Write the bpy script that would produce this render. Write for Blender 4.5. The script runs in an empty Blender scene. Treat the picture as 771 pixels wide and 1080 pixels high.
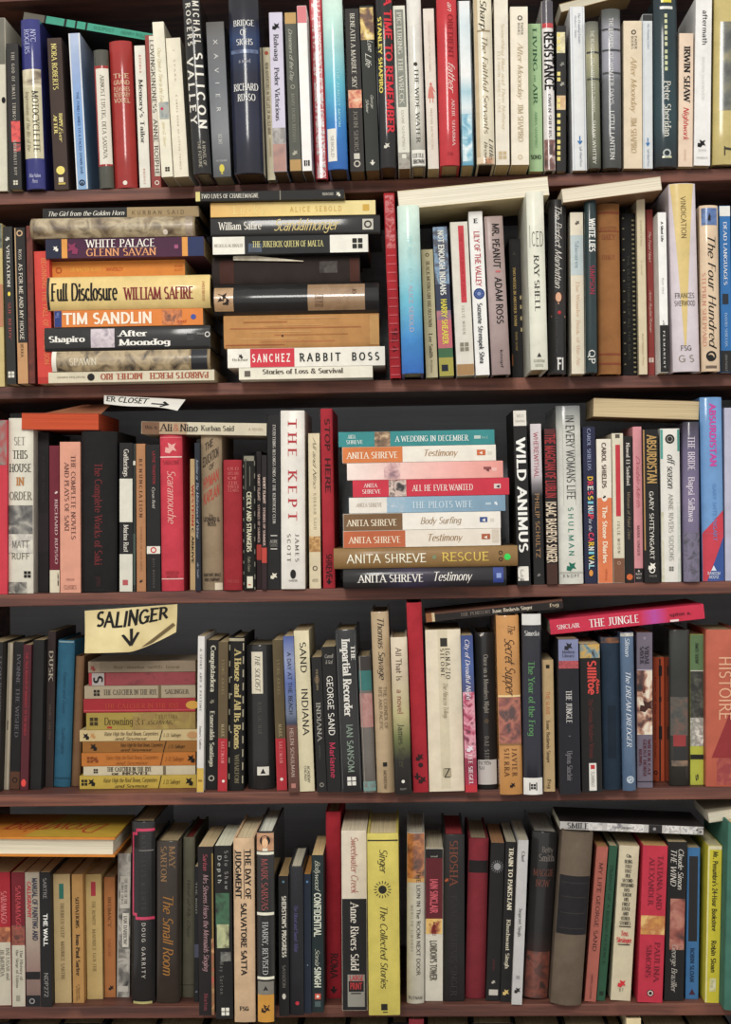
import bpy, bmesh, math, random
from mathutils import Matrix, Vector

# ------------------------------------------------------------------ camera, world, lights, exposure
PX = 0.0012            # metres per photograph pixel in the plane of the shelf fronts
D = 2.0                # camera distance from that plane
VX, VY = 430.0, 540.0  # pixel straight in front of the lens
ZC = 1.45              # camera height above the floor
scene = bpy.context.scene
cam_d = bpy.data.cameras.new('camera'); cam = bpy.data.objects.new('camera', cam_d)
scene.collection.objects.link(cam); scene.camera = cam
cam.location = (0, -D, ZC); cam.rotation_euler = (math.pi / 2, 0, 0)
cam_d.sensor_fit = 'HORIZONTAL'; cam_d.sensor_width = 36.0
cam_d.lens = 36.0 * D / (771 * PX)
cam_d.shift_x = (385.5 - VX) / 771; cam_d.clip_start = 0.05

world = bpy.data.worlds.new('room_light'); scene.world = world; world.use_nodes = True
bg = world.node_tree.nodes['Background']
bg.inputs[0].default_value = (1.0, 0.97, 0.93, 1); bg.inputs[1].default_value = 0.85

def area(name, loc, target, sx, sy, power, col):
    l = bpy.data.lights.new(name, 'AREA'); l.shape = 'RECTANGLE'; l.size = sx; l.size_y = sy
    l.energy = power; l.color = col
    o = bpy.data.objects.new(name, l); scene.collection.objects.link(o); o.location = loc
    o.rotation_euler = (Vector(target) - Vector(loc)).to_track_quat('-Z', 'Y').to_euler()
    return o
area('ceiling_light', (-0.28, -1.95, ZC + 1.05), (0.02, 0, ZC + 0.15), 0.40, 0.60, 24, (1.0, 0.97, 0.91))

vs = scene.view_settings
scene.display_settings.display_device = 'sRGB'
vs.view_transform = 'Standard'; vs.look = 'None'; vs.exposure = 0.0; vs.gamma = 1.0
vs.use_curve_mapping = False

# ------------------------------------------------------------------ helpers
C = scene.collection
rnd = random.Random(7)

def lin(c):
    return c / 12.92 if c <= 0.04045 else ((c + 0.055) / 1.055) ** 2.4
GAIN = [1.0]
def rgb(h, gain=None):
    h = h.lstrip('#')
    if len(h) == 3: h = ''.join(ch * 2 for ch in h)
    g = GAIN[0] if gain is None else gain
    # lifts dark colours to a grey floor: faded blacks put into the colour
    v = [int(h[i:i + 2], 16) for i in (0, 2, 4)]
    k = min(1.0, max(max(v), 1) / 90.0) ** 0.4
    return tuple(min(0.86, lin(((c * k) ** 3 + 34.0 ** 3) ** (1 / 3) / 255) * g) for c in v) + (1.0,)

def wpt(px, py, p=0.0):
    """photograph pixel -> point of the plane that stands p metres in front of the shelf fronts"""
    k = (D - p) / D
    return ((px - VX) * PX * k, -p, ZC + (VY - py) * PX * k)

MATS = {}
def nodes_of(name):
    m = bpy.data.materials.new(name); m.use_nodes = True
    nt = m.node_tree
    return m, nt, nt.nodes['Principled BSDF']
def N(nt, typ, **kw):
    n = nt.nodes.new(typ)
    for k, v in kw.items(): setattr(n, k, v)
    return n
FIN = {  # roughness, specular, coat, coat roughness, bump, mottling
    'p': (0.55, 0.15, 0.0, 0.3, 0.03, 0.12),
    'g': (0.45, 0.20, 0.05, 0.25, 0.03, 0.10),
    'j': (0.45, 0.20, 0.25, 0.15, 0.05, 0.12),
    'J': (0.50, 0.12, 1.0, 0.15, 0.08, 0.14),
    'c': (0.85, 0.1, 0.0, 0.3, 0.25, 0.22),
    'f': (0.5, 0.2, 0.05, 0.3, 0.05, 0.12),
    'k': (0.80, 0.15, 0.0, 0.3, 0.02, 0.0),
}
def ramp(nt, stops, interp='LINEAR'):
    r = N(nt, 'ShaderNodeValToRGB'); e = r.color_ramp.elements; r.color_ramp.interpolation = interp
    while len(e) < len(stops): e.new(0.5)
    for el, (p, c) in zip(e, stops): el.position = p; el.color = c
    return r
def cover_mat(col, fin):
    """printed or cloth cover; col is a hex string or a tuple of (position, hex) stops from foot to head"""
    key = (col, fin, GAIN[0])
    if key in MATS: return MATS[key]
    m, nt, bs = nodes_of('cover_' + ('cloth' if fin == 'c' else 'paper'))
    ro, sp, co, cr, bu, mo = FIN[fin]
    tc = N(nt, 'ShaderNodeTexCoord')
    if isinstance(col, str):
        base = N(nt, 'ShaderNodeRGB'); base.outputs[0].default_value = rgb(col)
        out = base.outputs[0]
    else:
        sx = N(nt, 'ShaderNodeSeparateXYZ'); nt.links.new(tc.outputs['Generated'], sx.inputs[0])
        r = ramp(nt, [(p, rgb(c)) for p, c in col]); nt.links.new(sx.outputs[2], r.inputs[0]); out = r.outputs[0]
    nz = N(nt, 'ShaderNodeTexNoise'); nz.inputs['Scale'].default_value = 45 if fin != 'c' else 30
    nz.inputs['Detail'].default_value = 5; nz.inputs['Roughness'].default_value = 0.65
    nt.links.new(tc.outputs['Object'], nz.inputs['Vector'])
    mr = N(nt, 'ShaderNodeMapRange'); mr.inputs[1].default_value = 0.3; mr.inputs[2].default_value = 0.7
    mr.inputs[3].default_value = 1 - mo; mr.inputs[4].default_value = 1 + mo * 0.6
    nt.links.new(nz.outputs[0], mr.inputs[0])
    mx = N(nt, 'ShaderNodeVectorMath', operation='SCALE')
    nt.links.new(out, mx.inputs[0]); nt.links.new(mr.outputs[0], mx.inputs['Scale'])
    nt.links.new(mx.outputs[0], bs.inputs['Base Color'])
    bs.inputs['Roughness'].default_value = ro; bs.inputs['Specular IOR Level'].default_value = sp
    bs.inputs['Coat Weight'].default_value = co; bs.inputs['Coat Roughness'].default_value = cr; bs.inputs['Coat IOR'].default_value = 1.36
    if bu:
        n2 = N(nt, 'ShaderNodeTexNoise'); n2.inputs['Scale'].default_value = 900 if fin == 'c' else 60
        n2.inputs['Detail'].default_value = 2; nt.links.new(tc.outputs['Object'], n2.inputs['Vector'])
        bp = N(nt, 'ShaderNodeBump'); bp.inputs['Strength'].default_value = bu
        bp.inputs['Distance'].default_value = 0.001
        nt.links.new(n2.outputs[0], bp.inputs['Height']); nt.links.new(bp.outputs[0], bs.inputs['Normal'])
        if co: nt.links.new(bp.outputs[0], bs.inputs['Coat Normal'])
    MATS[key] = m
    return m
def picture_mat(cols, scale, fin):
    """a printed picture: blotches of a few inks"""
    key = ('pic', cols, scale, fin, GAIN[0])
    if key in MATS: return MATS[key]
    m, nt, bs = nodes_of('printed_picture')
    tc = N(nt, 'ShaderNodeTexCoord'); nz = N(nt, 'ShaderNodeTexNoise')
    mp = N(nt, 'ShaderNodeMapping'); mp.inputs['Location'].default_value = (rnd.random() * 9, 0, rnd.random() * 9)
    nt.links.new(tc.outputs['Object'], mp.inputs[0]); nt.links.new(mp.outputs[0], nz.inputs['Vector'])
    nz.inputs['Scale'].default_value = scale; nz.inputs['Detail'].default_value = 4
    nz.inputs['Distortion'].default_value = 0.6
    n = len(cols); r = ramp(nt, [(0.32 + 0.36 * i / max(1, n - 1), rgb(c)) for i, c in enumerate(cols)])
    nt.links.new(nz.outputs[0], r.inputs[0]); nt.links.new(r.outputs[0], bs.inputs['Base Color'])
    ro, sp, co, cr, bu, mo = FIN[fin]
    bs.inputs['Roughness'].default_value = ro; bs.inputs['Coat Weight'].default_value = co
    bs.inputs['Coat Roughness'].default_value = cr
    MATS[key] = m
    return m
def page_mat(col):
    key = ('page', col, GAIN[0])
    if key in MATS: return MATS[key]
    m, nt, bs = nodes_of('page_edges')
    tc = N(nt, 'ShaderNodeTexCoord'); mp = N(nt, 'ShaderNodeMapping'); mp.inputs['Scale'].default_value = (2200, 6, 6)
    nz = N(nt, 'ShaderNodeTexNoise'); nz.inputs['Scale'].default_value = 1.0; nz.inputs['Detail'].default_value = 3
    nt.links.new(tc.outputs['Object'], mp.inputs[0]); nt.links.new(mp.outputs[0], nz.inputs['Vector'])
    c = rgb(col); r = ramp(nt, [(0.3, tuple(x * 0.62 for x in c[:3]) + (1,)), (0.62, c)])
    nt.links.new(nz.outputs[0], r.inputs[0]); nt.links.new(r.outputs[0], bs.inputs['Base Color'])
    bs.inputs['Roughness'].default_value = 0.9; bs.inputs['Specular IOR Level'].default_value = 0.1
    bp = N(nt, 'ShaderNodeBump'); bp.inputs['Strength'].default_value = 0.3; bp.inputs['Distance'].default_value = 0.0005
    nt.links.new(nz.outputs[0], bp.inputs['Height']); nt.links.new(bp.outputs[0], bs.inputs['Normal'])
    MATS[key] = m
    return m
def wood_mat(name, dark, mid, light, wear=0.5, rough=0.55):
    m, nt, bs = nodes_of(name)
    tc = N(nt, 'ShaderNodeTexCoord'); mp = N(nt, 'ShaderNodeMapping'); mp.inputs['Scale'].default_value = (2.2, 26, 60)
    nt.links.new(tc.outputs['Object'], mp.inputs[0])
    nz = N(nt, 'ShaderNodeTexNoise'); nz.inputs['Scale'].default_value = 1.6; nz.inputs['Detail'].default_value = 7
    nz.inputs['Roughness'].default_value = 0.65; nz.inputs['Distortion'].default_value = 0.4
    nt.links.new(mp.outputs[0], nz.inputs['Vector'])
    r = ramp(nt, [(0.28, rgb(dark)), (0.5, rgb(mid)), (0.72, rgb(light))]); nt.links.new(nz.outputs[0], r.inputs[0])
    n2 = N(nt, 'ShaderNodeTexNoise'); n2.inputs['Scale'].default_value = 9; n2.inputs['Detail'].default_value = 6
    nt.links.new(tc.outputs['Object'], n2.inputs['Vector'])
    r2 = ramp(nt, [(wear, (0, 0, 0, 1)), (wear + 0.16, (1, 1, 1, 1))]); nt.links.new(n2.outputs[0], r2.inputs[0])
    mx = N(nt, 'ShaderNodeMix', data_type='RGBA'); nt.links.new(r2.outputs[0], mx.inputs[0])
    nt.links.new(r.outputs[0], mx.inputs[6]); mx.inputs[7].default_value = rgb(light)
    nt.links.new(mx.outputs[2], bs.inputs['Base Color'])
    bs.inputs['Roughness'].default_value = rough; bs.inputs['Specular IOR Level'].default_value = 0.3
    bp = N(nt, 'ShaderNodeBump'); bp.inputs['Strength'].default_value = 0.25; bp.inputs['Distance'].default_value = 0.002
    nt.links.new(nz.outputs[0], bp.inputs['Height']); nt.links.new(bp.outputs[0], bs.inputs['Normal'])
    return m

def link_mesh(name, verts, faces, mat, parent=None, smooth=False, sharp=0.6):
    me = bpy.data.meshes.new(name); me.from_pydata(verts, [], faces); me.update()
    if smooth:
        me.polygons.foreach_set('use_smooth', [True] * len(me.polygons)); me.set_sharp_from_angle(angle=sharp)
    me.materials.append(mat)
    o = bpy.data.objects.new(name, me); C.objects.link(o)
    if parent is not None: o.parent = parent
    return o
def empty(name, mat4):
    o = bpy.data.objects.new(name, None); C.objects.link(o); o.empty_display_size = 0.02
    o.matrix_world = mat4
    return o
def tag(o, label, cat, group=None, kind=None):
    if label: o['label'] = label
    if cat: o['category'] = cat
    if group: o['group'] = group
    if kind: o['kind'] = kind
def box(x0, x1, y0, y1, z0, z1):
    v = [(x, y, z) for x in (x0, x1) for y in (y0, y1) for z in (z0, z1)]
    f = [(0, 1, 3, 2), (4, 6, 7, 5), (0, 4, 5, 1), (2, 3, 7, 6), (0, 2, 6, 4), (1, 5, 7, 3)]
    return v, f

# ------------------------------------------------------------------ lettering: strokes with serifs, cap height 1
Lc = 0.66
GL = {
 'A': (.76, 'L.04 0 .38 1|L.38 1 .72 0|L.17 .35 .59 .35', '.04 0,.72 0'),
 'B': (.68, 'L.14 0 .14 1|L.14 1 .36 1|A.36 .76 .2 .24 90 -90|L.14 .52 .38 .52|A.36 .26 .25 .26 90 -90|L.14 0 .36 0', ''),
 'C': (.74, 'A.4 .5 .34 .5 42 318', ''),
 'D': (.78, 'L.14 0 .14 1|L.14 1 .34 1|A.34 .5 .38 .5 90 -90|L.14 0 .34 0', ''),
 'E': (.64, 'L.14 0 .14 1|L.06 1 .56 1|L.14 .52 .46 .52|L.06 0 .58 0', ''),
 'F': (.6, 'L.14 0 .14 1|L.06 1 .55 1|L.14 .52 .45 .52', '.14 0'),
 'G': (.8, 'A.4 .5 .34 .5 42 330|L.68 .45 .68 .08|L.48 .45 .74 .45', ''),
 'H': (.8, 'L.14 0 .14 1|L.66 0 .66 1|L.14 .52 .66 .52', '.14 0,.14 1,.66 0,.66 1'),
 'I': (.3, 'L.15 0 .15 1', '.15 0,.15 1'),
 'J': (.46, 'L.3 1 .3 .18|A.14 .18 .16 .2 0 -130', '.3 1'),
 'K': (.76, 'L.14 0 .14 1|L.16 .42 .62 1|L.3 .6 .68 0', '.14 0,.14 1,.68 0,.62 1'),
 'L': (.6, 'L.14 0 .14 1|L.06 0 .56 0', '.14 1'),
 'M': (.94, 'L.12 0 .14 1|L.14 1 .47 .08|L.47 .08 .8 1|L.8 1 .82 0', '.12 0,.82 0'),
 'N': (.8, 'L.13 0 .13 1|L.13 1 .67 0|L.67 0 .67 1', '.13 0,.67 1'),
 'O': (.82, 'A.41 .5 .35 .5 0 360', ''),
 'P': (.62, 'L.14 0 .14 1|L.06 1 .34 1|A.34 .74 .22 .26 90 -90|L.14 .48 .34 .48', '.14 0'),
 'Q': (.82, 'A.41 .5 .35 .5 0 360|L.42 .2 .76 -.12', ''),
 'R': (.7, 'L.14 0 .14 1|L.06 1 .34 1|A.34 .75 .22 .25 90 -90|L.14 .5 .34 .5|L.34 .5 .66 0', '.14 0,.66 0'),
 'S': (.6, 'A.3 .75 .21 .25 38 270|A.3 .25 .23 .25 90 -142', ''),
 'T': (.7, 'L.35 0 .35 1|L.03 1 .67 1', '.35 0'),
 'U': (.78, 'L.14 1 .14 .3|A.39 .3 .25 .3 180 360|L.64 .3 .64 1', '.14 1,.64 1'),
 'V': (.74, 'L.04 1 .37 0|L.37 0 .7 1', '.04 1,.7 1'),
 'W': (1.04, 'L.04 1 .29 0|L.29 0 .52 .92|L.52 .92 .76 0|L.76 0 1.0 1', '.04 1,1.0 1'),
 'X': (.74, 'L.06 1 .68 0|L.06 0 .68 1', '.06 0,.68 0,.06 1,.68 1'),
 'Y': (.7, 'L.04 1 .35 .45|L.66 1 .35 .45|L.35 .45 .35 0', '.35 0,.04 1,.66 1'),
 'Z': (.64, 'L.06 1 .58 1|L.58 1 .06 0|L.06 0 .6 0', ''),
 'a': (.54, 'A.25 .46 .17 .2 160 0|L.42 .46 .42 0|A.24 .19 .18 .19 0 360', ''),
 'b': (.58, 'L.11 0 .11 1|A.31 .33 .21 .33 0 360', ''),
 'c': (.5, 'A.28 .33 .21 .33 42 318', ''),
 'd': (.58, 'A.27 .33 .21 .33 0 360|L.47 0 .47 1', '.47 1'),
 'e': (.54, 'A.28 .33 .22 .33 0 315|L.07 .36 .49 .36', ''),
 'f': (.34, 'A.28 .8 .14 .2 50 180|L.14 .8 .14 0|L.02 .64 .3 .64', '.14 0'),
 'g': (.56, 'A.27 .36 .2 .3 0 360|L.47 .64 .47 -.08|A.27 -.08 .2 .2 0 -150', ''),
 'h': (.58, 'L.11 0 .11 1|A.29 .42 .18 .24 180 0|L.47 .42 .47 0', '.11 0,.47 0'),
 'i': (.24, 'L.12 0 .12 .64|L.12 .82 .12 .95', '.12 0'),
 'j': (.24, 'L.12 .64 .12 -.1|A.02 -.1 .1 .16 0 -100|L.12 .82 .12 .95', ''),
 'k': (.56, 'L.11 0 .11 1|L.12 .24 .42 .64|L.22 .36 .48 0', '.11 0,.48 0'),
 'l': (.24, 'L.12 0 .12 1', '.12 0'),
 'm': (.86, 'L.11 0 .11 .64|A.27 .42 .16 .24 180 0|L.43 .42 .43 0|A.59 .42 .16 .24 180 0|L.75 .42 .75 0', '.11 0,.43 0,.75 0'),
 'n': (.58, 'L.11 0 .11 .64|A.29 .42 .18 .24 180 0|L.47 .42 .47 0', '.11 0,.47 0'),
 'o': (.56, 'A.28 .33 .22 .33 0 360', ''),
 'p': (.58, 'L.11 -.3 .11 .64|A.31 .33 .21 .33 0 360', '.11 -.3'),
 'q': (.58, 'L.47 -.3 .47 .64|A.27 .33 .21 .33 0 360', '.47 -.3'),
 'r': (.42, 'L.11 0 .11 .64|A.28 .42 .17 .22 180 50', '.11 0'),
 's': (.44, 'A.22 .49 .15 .165 38 270|A.22 .165 .17 .165 90 -142', ''),
 't': (.36, 'L.14 .9 .14 .14|A.26 .14 .12 .14 180 300|L.02 .64 .31 .64', ''),
 'u': (.58, 'L.11 .64 .11 .24|A.29 .24 .18 .24 180 360|L.47 .64 .47 0', '.47 0'),
 'v': (.52, 'L.04 .64 .26 0|L.26 0 .48 .64', ''),
 'w': (.76, 'L.04 .64 .21 0|L.21 0 .38 .6|L.38 .6 .55 0|L.55 0 .72 .64', ''),
 'x': (.52, 'L.05 .64 .47 0|L.05 0 .47 .64', ''),
 'y': (.54, 'L.05 .64 .27 0|L.49 .64 .16 -.3', ''),
 'z': (.48, 'L.05 .64 .43 .64|L.43 .64 .05 0|L.05 0 .44 0', ''),
 '0': (.6, 'A.3 .5 .23 .5 0 360', ''), '1': (.4, 'L.2 0 .2 1|L.06 .82 .2 1', '.2 0'),
 '2': (.58, 'A.28 .73 .21 .27 170 -30|L.46 .6 .06 0|L.06 0 .52 0', ''),
 '4': (.6, 'L.42 0 .42 1|L.42 1 .05 .32|L.05 .32 .56 .32', ''),
 '7': (.56, 'L.05 1 .5 1|L.5 1 .2 0', ''),
 '&': (.8, 'A.36 .77 .17 .23 -40 220|L.22 .62 .72 0|A.32 .24 .25 .26 130 350|L.55 .2 .7 .5', ''),
 '.': (.24, 'L.12 0 .12 .12', ''), ',': (.24, 'L.14 .1 .08 -.15', ''), "'": (.2, 'L.1 1 .08 .74', ''),
 '-': (.4, 'L.06 .36 .34 .36', ''), '?': (.5, 'A.24 .76 .18 .24 170 -60|L.3 .54 .24 .3|L.24 0 .24 .12', ''),
 '!': (.26, 'L.13 .32 .13 1|L.13 0 .13 .12', ''), '/': (.4, 'L.04 0 .36 1', ''), ' ': (.34, '', ''),
 '>': (1.1, 'L.05 .4 1.0 .4|L.7 .66 1.0 .4|L.7 .14 1.0 .4', ''), '|': (.2, 'L.1 -.1 .1 1.1', ''),
}
STY = {  # thick, thin, serif, slant, jitter, spacing
    's': (.15, .06, 1, 0, 0, .05), 'S': (.22, .08, 1, 0, 0, .05), 'n': (.12, .11, 0, 0, 0, .05),
    'N': (.21, .18, 0, 0, 0, .07), 'X': (.2, .17, 0, 0, 0, .42), 'i': (.12, .05, 0, .25, 0, .01), 'h': (.17, .15, 0, .05, .045, .06),
    'c': (.09, .07, 0, .38, .03, -.02), 't': (.07, .06, 0, 0, 0, .12), 'w': (.16, .07, 1, 0, 0, .35),
    'W': (.13, .12, 0, 0, 0, .4), 'V': (.13, .12, 0, 0, 0, 1.6), 'B': (.21, .16, 0, .1, .07, .05),
}
def glyph_strokes(ch, style):
    thick, thin, ser, slant, jit, sp = STY[style]
    if ch not in GL: ch = '.' if not ch.isalpha() else 'o'
    adv, spec, feet = GL[ch]; out = []
    for s in filter(None, spec.split('|')):
        a = [float(t) for t in s[1:].split()]
        if s[0] == 'L':
            x0, y0, x1, y1 = a
            pts = [(x0, y0), (x1, y1)]
            dx, dy = x1 - x0, y1 - y0; l = math.hypot(dx, dy) or 1
            f = abs(dy) / l
            if dx * dy > 0 and abs(dx) > .12: f *= .3
            w = thin + (thick - thin) * f; ws = [w, w]
            ex = thin * .5 / l
            pts = [(x0 - dx * ex, y0 - dy * ex), (x1 + dx * ex, y1 + dy * ex)]
        else:
            cx, cy, rx, ry, a0, a1 = a
            n = max(4, int(abs(a1 - a0) / 30)); pts = []; ws = []
            for i in range(n + 1):
                t = math.radians(a0 + (a1 - a0) * i / n)
                pts.append((cx + rx * math.cos(t), cy + ry * math.sin(t)))
                tx, ty = -rx * math.sin(t), ry * math.cos(t)
                ws.append(thin + (thick - thin) * abs(ty) / (math.hypot(tx, ty) or 1))
        out.append((pts, ws))
    if ser:
        for f in filter(None, feet.split(',')):
            x, y = map(float, f.split()); h = .15 + thick * .25
            y = y - thin * .1 if y > .5 else y + thin * .1
            out.append(([(x - h, y), (x + h, y)], [thin * 1.1] * 2))
    return adv + sp, out
def text_mesh(txt, style, sub=1):
    """quads in (s, t): s runs along the line from 0 to its length, t is 0 at the base line and 1 at cap height"""
    thick, thin, ser, slant, jit, sp = STY[style]
    V, F, s = [], [], 0.0
    for ch in txt:
        adv, strokes = glyph_strokes(ch, style)
        ja, jb = (rnd.uniform(-jit, jit), rnd.uniform(-jit, jit)) if jit else (0, 0)
        for si, (pts, ws) in enumerate(strokes):
            if sub > 1 and len(pts) == 2:
                (xa, ya), (xb, yb) = pts
                pts = [(xa + (xb - xa) * i / sub, ya + (yb - ya) * i / sub) for i in range(sub + 1)]; ws = [ws[0]] * (sub + 1)
            n = len(pts); b = len(V)
            for i, (x, y) in enumerate(pts):
                xa, ya = pts[max(0, i - 1)]; xb, yb = pts[min(n - 1, i + 1)]
                dx, dy = xb - xa, yb - ya; l = math.hypot(dx, dy) or 1
                nx, ny = -dy / l, dx / l; w = ws[i] / 2
                for k in (1, -1):
                    X, Y = x + nx * w * k, y + ny * w * k
                    V.append((s + X + slant * Y + ja * Y, Y + jb + ja * X, si))
            for i in range(n - 1):
                F.append((b + 2 * i, b + 2 * i + 1, b + 2 * i + 3, b + 2 * i + 2))
        s += adv
    return V, F, max(s, .01)

# ------------------------------------------------------------------ parts printed on a spine (pixel rows/columns of the photograph along it, 0..1 across it)
def t(s, a, b, v0, v1, col, st='s', o='d', name='spine_lettering'): return ('T', s, a, b, v0, v1, col, st, o, name)
def bd(a, b, col, v0=0., v1=1., fin=None, name='colour_band'): return ('B', a, b, col, v0, v1, fin, name)
def pc(a, b, cols, v0=0., v1=1., sc=90, name='picture_panel'): return ('P', a, b, tuple(cols.split()), v0, v1, sc, name)
def mk(kind, a, v, r, col, name='publisher_mark'): return ('M', kind, a, v, r, col, name)
def st(a, b, v0=0., v1=1., col='e8e6dc'): return ('B', a, b, col, v0, v1, 'k', 'label_sticker')

def build_book(name, M, T, H, Dp, fin, col, pages, items, u_of, label, group, cat='book', fore=False, sp=None, page_in=None):
    """M places the local frame: origin at the foot of the spine's centre, +z to the head, +y into the shelf, spine face to -y"""
    hard = fin in 'jJcf'
    rnd_k = {'j': .16, 'J': .2, 'c': .13, 'f': .03, 'p': 0.0, 'g': 0.0}[fin] if sp is None else sp
    bul = rnd_k * T
    root = empty(name, M)
    tag(root, label, cat, group)
    e = T / 2
    def ys(x): return -bul * (1 - min(1, (x / e) ** 2)) if e else 0
    bt = min(.0026 if hard else .0006, T * .18)
    # cover: a U-shaped section carried from foot to head
    rc = min(.0012 if hard else .0004, T * .1)
    outer = [(-e, Dp), (-e, rc)]
    n = 9 if rnd_k > .02 else 3
    for i in range(n):
        x = -e + rc + (2 * e - 2 * rc) * i / (n - 1); outer.append((x, ys(x) + (rc * .35 if i in (0, n - 1) else 0)))
    outer += [(e, rc), (e, Dp)]
    inner = [(e - bt, Dp), (e - bt, bt + .0004), (-e + bt, bt + .0004), (-e + bt, Dp)]
    prof = outer + inner; k = len(prof); no = len(outer)
    zs = [0, .0015, H * .25, H * .5, H * .75, H - .0015, H] if hard else [0, H]
    V = []
    for zi, z in enumerate(zs):
        sh = 0.0
        if hard and zi in (0, len(zs) - 1): sh = .0006
        for (x, y) in prof:
            V.append((x * (1 - sh * 20), y + (sh if y <= 0 else 0), z))
    F = []
    m = len(zs)
    for zi in range(m - 1):
        for i in range(k):
            j = (i + 1) % k
            F.append((zi * k + i, zi * k + j, (zi + 1) * k + j, (zi + 1) * k + i))
    def cap(o, flip):
        # left board, spine, right board as separate convex pieces of the end face
        a = [o + i for i in range(k)]
        iL0, iL1 = a[no + 3], a[no + 2]; iR0, iR1 = a[no], a[no + 1]
        polys = [(a[0], a[1], iL1, iL0), tuple([a[1]] + a[2:no - 2] + [a[no - 2], iR1, iL1]), (a[no - 2], a[no - 1], iR0, iR1)]
        return [tuple(reversed(p)) if flip else p for p in polys]
    F += cap(0, False) + cap((m - 1) * k, True)
    cov = link_mesh('cover', V, F, cover_mat(col, fin), root, smooth=True, sharp=.5)
    # pages
    pi = (.003 if hard else .0003) if page_in is None else page_in
    y0 = bt + .0008; y1 = Dp - (.003 if hard else .0004)
    xx = e - bt - .0001
    PV = []; g = 6
    for z in (pi, H - pi):
        PV += [(-xx, y0, z), (xx, y0, z)]
        for i in range(g + 1):
            x = xx - 2 * xx * i / g
            PV.append((x, y1 - (.0016 if hard else 0.0002) * (1 - (x / xx) ** 2), z))
    q = g + 3
    PF = [tuple(range(q - 1, -1, -1)), tuple(range(q, 2 * q))]
    for i in range(q):
        j = (i + 1) % q; PF.append((i, j, q + j, q + i))
    link_mesh('page_block', PV, PF, page_mat(pages), root)
    # printed things belong to the cover
    lev = 0
    for it in items:
        lev += 1
        off = .00012 + .00006 * lev
        if it[0] in 'BP':
            a, b, v0, v1 = it[1], it[2], it[4], it[5]
            z0, z1 = H * (1 - u_of(b)), H * (1 - u_of(a)); z0, z1 = max(z0, .0004), min(z1, H - .0004)
            v0, v1 = max(v0, .015), min(v1, .985)
            nn = 8 if rnd_k > .02 else 1; bv = []; bf = []
            for i in range(nn + 1):
                x = -e + T * (v0 + (v1 - v0) * i / nn); y = ys(x) - off
                bv += [(x, y, z0), (x, y, z1)]
            for i in range(nn): bf.append((2 * i, 2 * i + 2, 2 * i + 3, 2 * i + 1))
            f2 = fin
            if it[0] == 'B':
                f2 = it[6] or fin; mat = cover_mat(it[3], f2)
            else: mat = picture_mat(it[3], it[6], fin)
            link_mesh(it[7], bv, bf, mat, cov, smooth=True, sharp=1.2)
        elif it[0] in 'WV':
            bv = []; bf = []; nr, nc = 14, 6
            for r in range(nr + 1):
                q_ = r / nr
                if it[0] == 'W':      # golden cone narrowing towards the foot
                    z = H * (1 - .86 * q_) - .0006; va, vb = .03 + .40 * q_ ** .8, .92 - .42 * q_ ** .8
                else:                 # flash rising to the right
                    z0_, z1_ = H * (1 - u_of(it[2])) + .0006, H * (1 - u_of(it[1])); z = z0_ + (z1_ - z0_) * q_
                    va, vb = it[4] + (.97 - it[4]) * q_, .985
                for c in range(nc + 1):
                    x = -e + T * (max(.015, va) + (vb - max(.015, va)) * c / nc); bv.append((x, ys(x) - off, z))
            for r in range(nr):
                for c in range(nc):
                    a_ = r * (nc + 1) + c; bf.append((a_, a_ + nc + 1, a_ + nc + 2, a_ + 1))
            link_mesh('colour_band', bv, bf, cover_mat('d8c080' if it[0] == 'W' else it[3], fin), cov, smooth=True, sharp=1.2)
        elif it[0] == 'T':
            _, s, a, b, v0, v1, colr, sty, ori, nm = it
            TV, TF, ln = text_mesh(s, sty, 6 if rnd_k > .02 else 1)
            ua, ub = H * u_of(a), H * u_of(b); xa, xb = -e + T * v0, -e + T * v1
            vv = []
            for (p, q_, si) in TV:
                p /= ln
                if ori == 'd': x, z = xa + q_ * (xb - xa), H - (ua + p * (ub - ua))
                elif ori == 'u': x, z = xb - q_ * (xb - xa), H - (ub - p * (ub - ua))
                else:
                    x, z = xa + p * (xb - xa), H - ub + q_ * (ub - ua)
                    if ori == 'r': z += .75 * (x - (xa + xb) / 2)      # line climbing to the right
                x = max(-e * .97, min(e * .97, x))
                vv.append((x, ys(x) - off - .00025 - .00003 * si, z))
            link_mesh(nm, vv, TF, cover_mat(colr, 'k'), cov)
        elif it[0] == 'M':
            _, kind, a, v, r, colr, nm = it
            cz = H * (1 - u_of(a)); cx = -e + T * v; R = r * T; pv = []; pf = []
            def P(x, z): pv.append((cx + x, ys(cx + x) - off - .0002, cz + z))
            if kind in ('dot', 'oval'):
                ry = R * (1.6 if kind == 'oval' else 1)
                for i in range(18): P(R * math.cos(i * math.pi / 9), ry * math.sin(i * math.pi / 9))
                pf.append(tuple(range(18)))
            elif kind == 'ring':
                for i in range(18):
                    c_, s_ = math.cos(i * math.pi / 9), math.sin(i * math.pi / 9); P(R * c_, R * s_); P(R * .62 * c_, R * .62 * s_)
                pf += [(2 * i, 2 * i + 1, (2 * i + 3) % 36, (2 * i + 2) % 36) for i in range(18)]
            elif kind == 'sun':
                for i in range(18): P(R * .55 * math.cos(i * math.pi / 9), R * .55 * math.sin(i * math.pi / 9))
                pf.append(tuple(range(18)))
                for i in range(16):
                    an = i * math.pi / 8; b0 = len(pv)
                    for rr, da in ((.75, -.06), (.75, .06), (1.15, .05), (1.15, -.05)): P(R * rr * math.cos(an + da), R * rr * math.sin(an + da))
                    pf.append((b0, b0 + 1, b0 + 2, b0 + 3))
            elif kind == 'tri':
                P(-R, -R); P(R, -R); P(0, R); pf.append((0, 1, 2))
            elif kind == 'down':
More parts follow.
